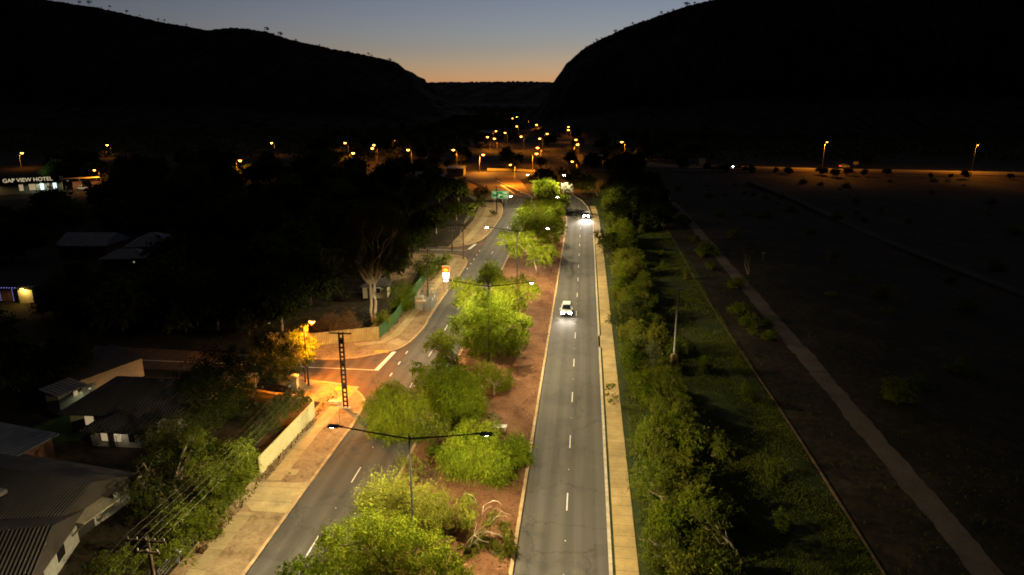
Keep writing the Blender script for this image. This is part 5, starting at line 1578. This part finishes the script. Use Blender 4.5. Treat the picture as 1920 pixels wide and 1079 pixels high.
prng = np.random.default_rng(77)
SH = [proto("bank_shrub", ball_lobes(prng, 1.5, 7, .45), lm_, (.065, .15), 150, 200 + i, "bark_pale" if i % 2 else "bark_dark", .06, .4, 2) for i, lm_ in enumerate(("leaf_bright", "leaf_mid", "leaf_yellow", "leaf_mid", "leaf_bright"))]
used = set()
rng = np.random.default_rng(11)
spots = []
keep = [(9.2, 94), (10.2, 86), (7.2, 104), (5.6, 77), (8, 55), (7.6, 46.5), (13.5, 48.5), (12.9, 89.6), (6.6, 148)]
tries = 0
while len(spots) < 285 and tries < 20000:
    tries += 1
    y = 40 + 235 * rng.random() ** 1.15
    x = 6.4 + (7.0 * rng.random() if rng.random() < .88 else 16.0 * rng.random() ** .8)
    if x > 22: continue
    s = rng.uniform(.7, 1.5) if x < 12 else rng.uniform(.4, .85)
    if x - 1.45 * s < 5.5: continue
    if any((x - a) ** 2 + (y - b) ** 2 < (1.35 * (s + q)) ** 2 * .17 for a, b, q in spots): continue
    if any((x - a) ** 2 + (y - b) ** 2 < (1.6 + s) ** 2 * .7 for a, b in keep): continue
    spots.append((x, y, s))
spots.sort(key=lambda p: p[1])
zone = [(62, "leafy shrub crowding the bank between the bottom edge and the spray over the footpath"), (100, "leafy shrub crowding the bank around the pale light mast"),
        (150, "dim shrub on the bank between the crossing slab and the distant path tree"), (400, "shadowy shrub on the bank past the path tree, towards the bend")]
for i, (x, y, s) in enumerate(spots):
    lb = next(l for d, l in zone if y < d)
    p = SH[int(rng.integers(0, 5))]
    if p.name not in used:
        used.add(p.name); o = p; o.location = (x, y, .02); o.scale = (s, s, s * rng.uniform(1.0, 1.6)); o["label"] = lb
    else:
        o = dup(p, (x, y, .02), rng.uniform(0, 6.28), lb, None, (s, s, s * rng.uniform(1.0, 1.6)))
    o["group"] = "bank shrubs: " + lb
    o["category"] = "shrub"
for p in SH:
    if p.name not in used:
        for c in list(p.children): bpy.data.objects.remove(c)
        bpy.data.objects.remove(p)

# bigger dark trees of the suburb, the far roadside and the river edge
TR = [proto("garden_tree", ball_lobes(prng, 3.6, 11, 2.6), lm_, (.22, .42), 34, 300 + i, "bark_dark" if i % 2 else "bark_pale", .24, .4, 1, 8) for i, lm_ in enumerate(("leaf_dark", "leaf_dark", "leaf_mid", "leaf_dark", "leaf_mid", "leaf_yellow"))]
first = {}
def put_tree(x, y, s, k, lb, grp, name="garden_tree"):
    p = TR[k]
    if k not in first:
        first[k] = 1; o = p; o.location = (x, y, 0); o.scale = (s, s, s); o["label"] = lb; o["group"] = grp
    else:
        o = dup(p, (x, y, 0), float(rng.uniform(0, 6.28)), lb, grp, (s, s, s * float(rng.uniform(.85, 1.25))))
    o["category"] = "tree"
    o.name = name
    return o
avoid = [(-46.5, 41.5, 11), (-50.5, 67, 12), (-62, 73, 8), (-57, 56, 7), (-116, 149, 9), (-101, 145, 11), (-106, 113, 10), (-38.5, 121, 4), (-214, 249, 16), (-205, 235, 12), (-34, 105, 4), (-35, 79, 6), (-68, 300, 8), (-62, 330, 7), (-200, 225, 10), (-185, 232, 8), (-48, 62, 9), (-58, 66, 7)]
for (tx, ty, t0) in ((-101, 109, .72), (-116, 148, .80), (-101, 141, .80), (-222, 242, .78), (-214, 248, .78), (-206, 254, .78), (-59, 69, .82), (-52, 62, .8)):
    for k in range(5):
        f_ = t0 + (1 - t0) * k / 5
        avoid.append((tx * f_, ty * f_, 3.2 if tx > -200 else 6.5))
for (a, b, hz, lb) in FAR:
    if b > 225:
        tx, ty = G(a, b, hz)
        for f_ in (.9, .94, .98, 1.0): avoid.append((tx * f_, ty * f_, 2.5))
got = []
def free(x, y, r):
    if any((x - a) ** 2 + (y - b) ** 2 < (d + r * .8) ** 2 for a, b, d in avoid): return False
    if any((x - a) ** 2 + (y - b) ** 2 < (.6 * (r + q)) ** 2 for a, b, q in got): return False
    return True
n = 0
tries = 0
while n < 285 and tries < 16000:
    tries += 1
    y = 45 + 310 * rng.random() ** 1.15
    x = -33.5 - (30 + y * .62) * rng.random() ** 1.15
    s = rng.uniform(.65, 1.45)
    r = 3.4 * s
    if y < 160 and x > -34 - r * .75: continue
    if 78.5 - r < y < 93.5 + r * .4: continue
    if x > -48 - r and 157 - r < y < 165 + r: continue
    if x > -36 - (max(0, y - 215)) * .2 - r * .8 and 165 < y < 350: continue
    if y < 235 and x > -40 and rng.random() < .4: continue
    if not free(x, y, r): continue
    got.append((x, y, r)); n += 1
    lb = ("shadowy garden tree among the roofs on this side of the lamplit street" if y < 80 else
          "dark garden tree between the lamplit side street and the bluish roofs" if y < 160 else
          "black treetop between the bluish roofs and the lamp row under the hill")
    put_tree(x, y, s, int(rng.integers(0, 5)), lb, lb + ", one of many")
# beyond the junction, towards the gap, and along the far right roadside
n = 0; tries = 0
while n < 230 and tries < 16000:
    tries += 1
    y = 352 + 560 * rng.random() ** 1.1
    x = -14 + (y * .5) * rng.uniform(-.75, .42)
    s = rng.uniform(.6, 1.25); r = 3.0 * s
    if abs(x + 20) < 6 and y > 352 and y < 700 and rng.random() < .7: continue
    if x > 8 and 362 < y < 392: continue
    if not free(x, y, r): continue
    got.append((x, y, r)); n += 1
    lb = "dark tree among the orange lamps beyond the junction"
    put_tree(x, y, s, int(rng.choice([0, 1, 2, 3, 4, 5])), lb, lb, "junction_tree")
n = 0; tries = 0
while n < 34 and tries < 5000:
    tries += 1
    y = 190 + 165 * rng.random(); s = rng.uniform(.7, 1.3); r = 3.4 * s
    x = 6.5 + r + 16 * rng.random() ** 1.5
    if y > 290: x += 3
    if 248 < y < 282 and x < 12: continue
    if not free(x, y, r): continue
    got.append((x, y, r)); n += 1
    lb = "dark tree on the bank along the outside of the bend"
    put_tree(x, y, s, int(rng.choice([0, 1, 2, 3])), lb, lb, "bank_tree")
n = 0
for k in range(24):
    x = 60 + 165 * rng.random() + rng.normal(0, 3); y = np.interp(x, [35, 80, 117, 160, 210, 330], [370, 366, 354, 351, 345, 334]) - rng.uniform(3, 14); s = rng.uniform(.28, .6)
    lb = "low dark bush along the near side of the river road"
    put_tree(x, y, s, int(rng.choice([0, 1, 3])), lb, lb, "river_bush")
x, y = G(1640, 318); put_tree(x, y + 14, .9, 3, "round dark tree behind the small board on the river road", "x")["group"] = "lone river road tree"
for k in TR:
    pass

lb = "dark tree in the row between the hipped house and the side street"
for k in range(13):
    put_tree(-64 - k * 6.2 + float(rng.normal(0, 1)), 75.5 + float(rng.normal(0, 1.3)), float(rng.uniform(.85, 1.25)), int(rng.integers(0, 4)), lb, lb)
lb = "dark tree in the row along the far side of the lamplit side street"
for k in range(7):
    put_tree(-47 - k * 5.6 + float(rng.normal(0, 1)), 99.5 + float(rng.normal(0, 1.5)), float(rng.uniform(.7, 1.2)), int(rng.integers(0, 4)), lb, lb)
sp = next(o for o in COL.objects if o.name.startswith("bank_shrub") and o.get("group", "").startswith("bank shrubs"))
for k in range(85):
    if k < 22:
        y = 95 + 150 * rng.random(); x = rng.uniform(27, 31.5); lb = "dark scrub between the bank edging and the pale path"
    else:
        y = 50 + 280 * rng.random() ** .8; x = 38 + (25 + y * .35) * rng.random(); lb = "low dark scrub dotted over the river flat past the pale path"
    s_ = float(rng.uniform(.45, 1.1))
    z_ = -0.02 if x < 42 else -0.9
    o = dup(sp, (x, y, z_), float(rng.uniform(0, 6.28)), lb, lb, (s_ * 1.3, s_ * 1.3, s_ * .9))
    o.name = "river_scrub"; o["category"] = "shrub"

# trees on the skyline of the two hills
SK = [(112, 2, 5), (150, 9, 6), (168, 10, 7), (190, 16, 3), (206, 15, 4), (238, 25, 5), (262, 31, 3), (297, 39, 4), (309, 41, 4), (350, 49, 4), (501, 60, 8), (513, 66, 4), (526, 69, 8), (555, 77, 4), (599, 87, 4), (614, 91, 3), (691, 104, 5), (697, 106, 4), (731, 116, 6),
      (1099, 89, 3), (1113, 81, 3), (1119, 78, 5), (1128, 74, 4), (1154, 62, 6), (1162, 59, 3), (1171, 55, 4), (1186, 48, 6), (1206, 41, 3), (1240, 29, 7), (1252, 24, 3), (1262, 21, 4), (1287, 13, 8), (1302, 9, 5), (1330, 3, 4)]
sk = proto("ridge_tree", [(0.2, 0, 2.6, .9, .9, .7), (-.6, .2, 2.9, .8, .8, .6), (.5, -.2, 3.3, .8, .8, .6), (-.1, 0, 3.7, .7, .7, .5)], "leaf_dark", (.5, .8), 9, 400, "bark_dark", .12, .2, 1, 4)
for i, (a, b, hh) in enumerate(SK):
    YY = 1000 if a < 900 else 980
    x, y, z = PY(a, b + 1, YY)
    s = hh * 1.0 / FPX * math.hypot(x, y) / 3.9
    lb = "tiny tree silhouetted on the crest of the hill with the gentle slope" if a < 900 else "tiny tree silhouetted on the crest of the hill with the steep cliff"
    if i == 0:
        o = sk; o.location = (x, y, z); o.scale = (s, s, s); o["label"] = lb
    else:
        o = dup(sk, (x, y, z), float(rng.uniform(0, 6)), lb, None, (s * float(rng.uniform(.9, 1.5)), s, s))
    o["group"] = lb; o["category"] = "tree"

# ground cover: grass and weeds on the bank (uncountable)
def tufts(name, n, fx, mat, size, seed):
    r = np.random.default_rng(seed)
    xy = fx(r, n)
    c = np.stack([xy[:, 0], xy[:, 1], np.full(len(xy), .1)], 1)
    k = len(c)
    ax = r.normal(size=(k, 3)) * .5; ax[:, 2] = 1; ax /= np.linalg.norm(ax, axis=1)[:, None]
    b = np.cross(ax, r.normal(size=(k, 3))); b /= np.linalg.norm(b, axis=1)[:, None]
    s = (.5 + r.random(k))[:, None]
    hgt = ax * size[1] * s; q = b * size[0] * s
    quads = np.stack([c - q * .5, c + q * .5, c + hgt + q * .3, c + hgt - q * .3], 1)
    o = bpy.data.objects.new(name, leaf_mesh(name, quads, mat)); COL.objects.link(o)
    o["kind"] = "stuff"
    return o
def bank_xy(r, n):
    y = 40 + 210 * r.random(n) ** 1.6
    x = 5.7 + 18.2 * r.random(n)
    p = np.sin(x * .7 + y * .31) + np.sin(y * .23 - x * .4) + r.normal(0, .8, n)
    return np.stack([x, y], 1)[p > -.5]
tag(tufts("grass", 260000, bank_xy, "leaf_mid", (.045, .13), 3), "low grass and weeds covering the bank under the shrubs", None)
def flat_xy(r, n):
    y = 45 + 300 * r.random(n) ** 1.3
    x = 25 + (r.random(n) ** 1.2) * (14 + y * .5)
    m = ~((x > 31) & (x < 34.6)); 
    p = np.sin(x * .21 + y * .11) + np.sin(y * .13 - x * .17) + r.normal(0, .6, n)
    return np.stack([x, y], 1)[m & (p > .1)]
g2 = tufts("grass", 26000, flat_xy, "leaf_dark", (.12, .2), 4); tag(g2, "dry dark grass scattered over the river flat", None)
def verge_xy(r, n):
    y = 45 + 160 * r.random(n) ** 1.4; x = -31.0 + .9 * r.random(n)
    return np.stack([x, y], 1)[((y < 77) | ((y > 100) & (y < 150)))]
tag(tufts("weeds", 1800, verge_xy, "leaf_dry", (.1, .22), 5), "dry weeds at the foot of the fences", None)
def litter_xy(r, n):
    y = 40 + 150 * r.random(n) ** 1.3; x = -17 + 12 * r.random(n)
    return np.stack([x, y], 1)
lt_ = tufts("leaf_litter", 9000, litter_xy, "leaf_dry", (.12, .08), 6); lt_.location.z = .1; tag(lt_, "twigs and leaf litter on the red mulch", None)

def wood_quads(r):
    n = 190000
    x = r.uniform(-900, 900, n); y = 400 + 520 * r.random(n)
    m = (np.abs(x + 30) > 60 + 0.0 * y) & ~((x > 0) & (y < 400 + .12 * x))
    p = np.sin(x * .06 + y * .04) + np.sin(y * .09 - x * .05) + np.sin(x * .21) * np.sin(y * .17)
    m &= p > -1.0
    x, y = x[m], y[m]; k = len(x)
    z = (4.5 + 2.5 * np.sin(x * .13) * np.sin(y * .11) + np.sin(x * .4 + y * .3)) * np.sqrt(r.random(k))
    c = np.stack([x, y, z], 1)
    a = r.normal(size=(k, 3)); a /= np.linalg.norm(a, axis=1)[:, None]
    b = np.cross(a, r.normal(size=(k, 3))); b /= np.linalg.norm(b, axis=1)[:, None]
    s = r.uniform(.4, 1.2, k)[:, None]
    return np.stack([c - a * s, c + b * s * .7, c + a * s, c - b * s * .7], 1)
o = bpy.data.objects.new("woodland", leaf_mesh("woodland", wood_quads(np.random.default_rng(8)), "leaf_dark")); COL.objects.link(o)
tag(o, "dark unlit woodland spreading along the foot of the hills", None, None, "stuff")

def far_wood(r):
    n = 26000
    y = 900 + 3000 * r.random(n) ** 1.2; x = (r.uniform(-.35, .3, n)) * y
    p = np.sin(x * .02 + y * .013) + np.sin(y * .03 - x * .017)
    m = p > -.9; x, y = x[m], y[m]; k = len(x)
    c = np.stack([x, y, 5 * r.random(k) + .5], 1)
    a = r.normal(size=(k, 3)); a /= np.linalg.norm(a, axis=1)[:, None]
    b = np.cross(a, r.normal(size=(k, 3))); b /= np.linalg.norm(b, axis=1)[:, None]
    s = r.uniform(2, 4.5, k)[:, None]
    return np.stack([c - a * s, c + b * s * .8, c + a * s, c - b * s * .8], 1)
o = bpy.data.objects.new("woodland", leaf_mesh("woodland", far_wood(np.random.default_rng(18)), "leaf_dark")); COL.objects.link(o)
tag(o, "dark scrub filling the plain beyond the gap", None, None, "stuff")
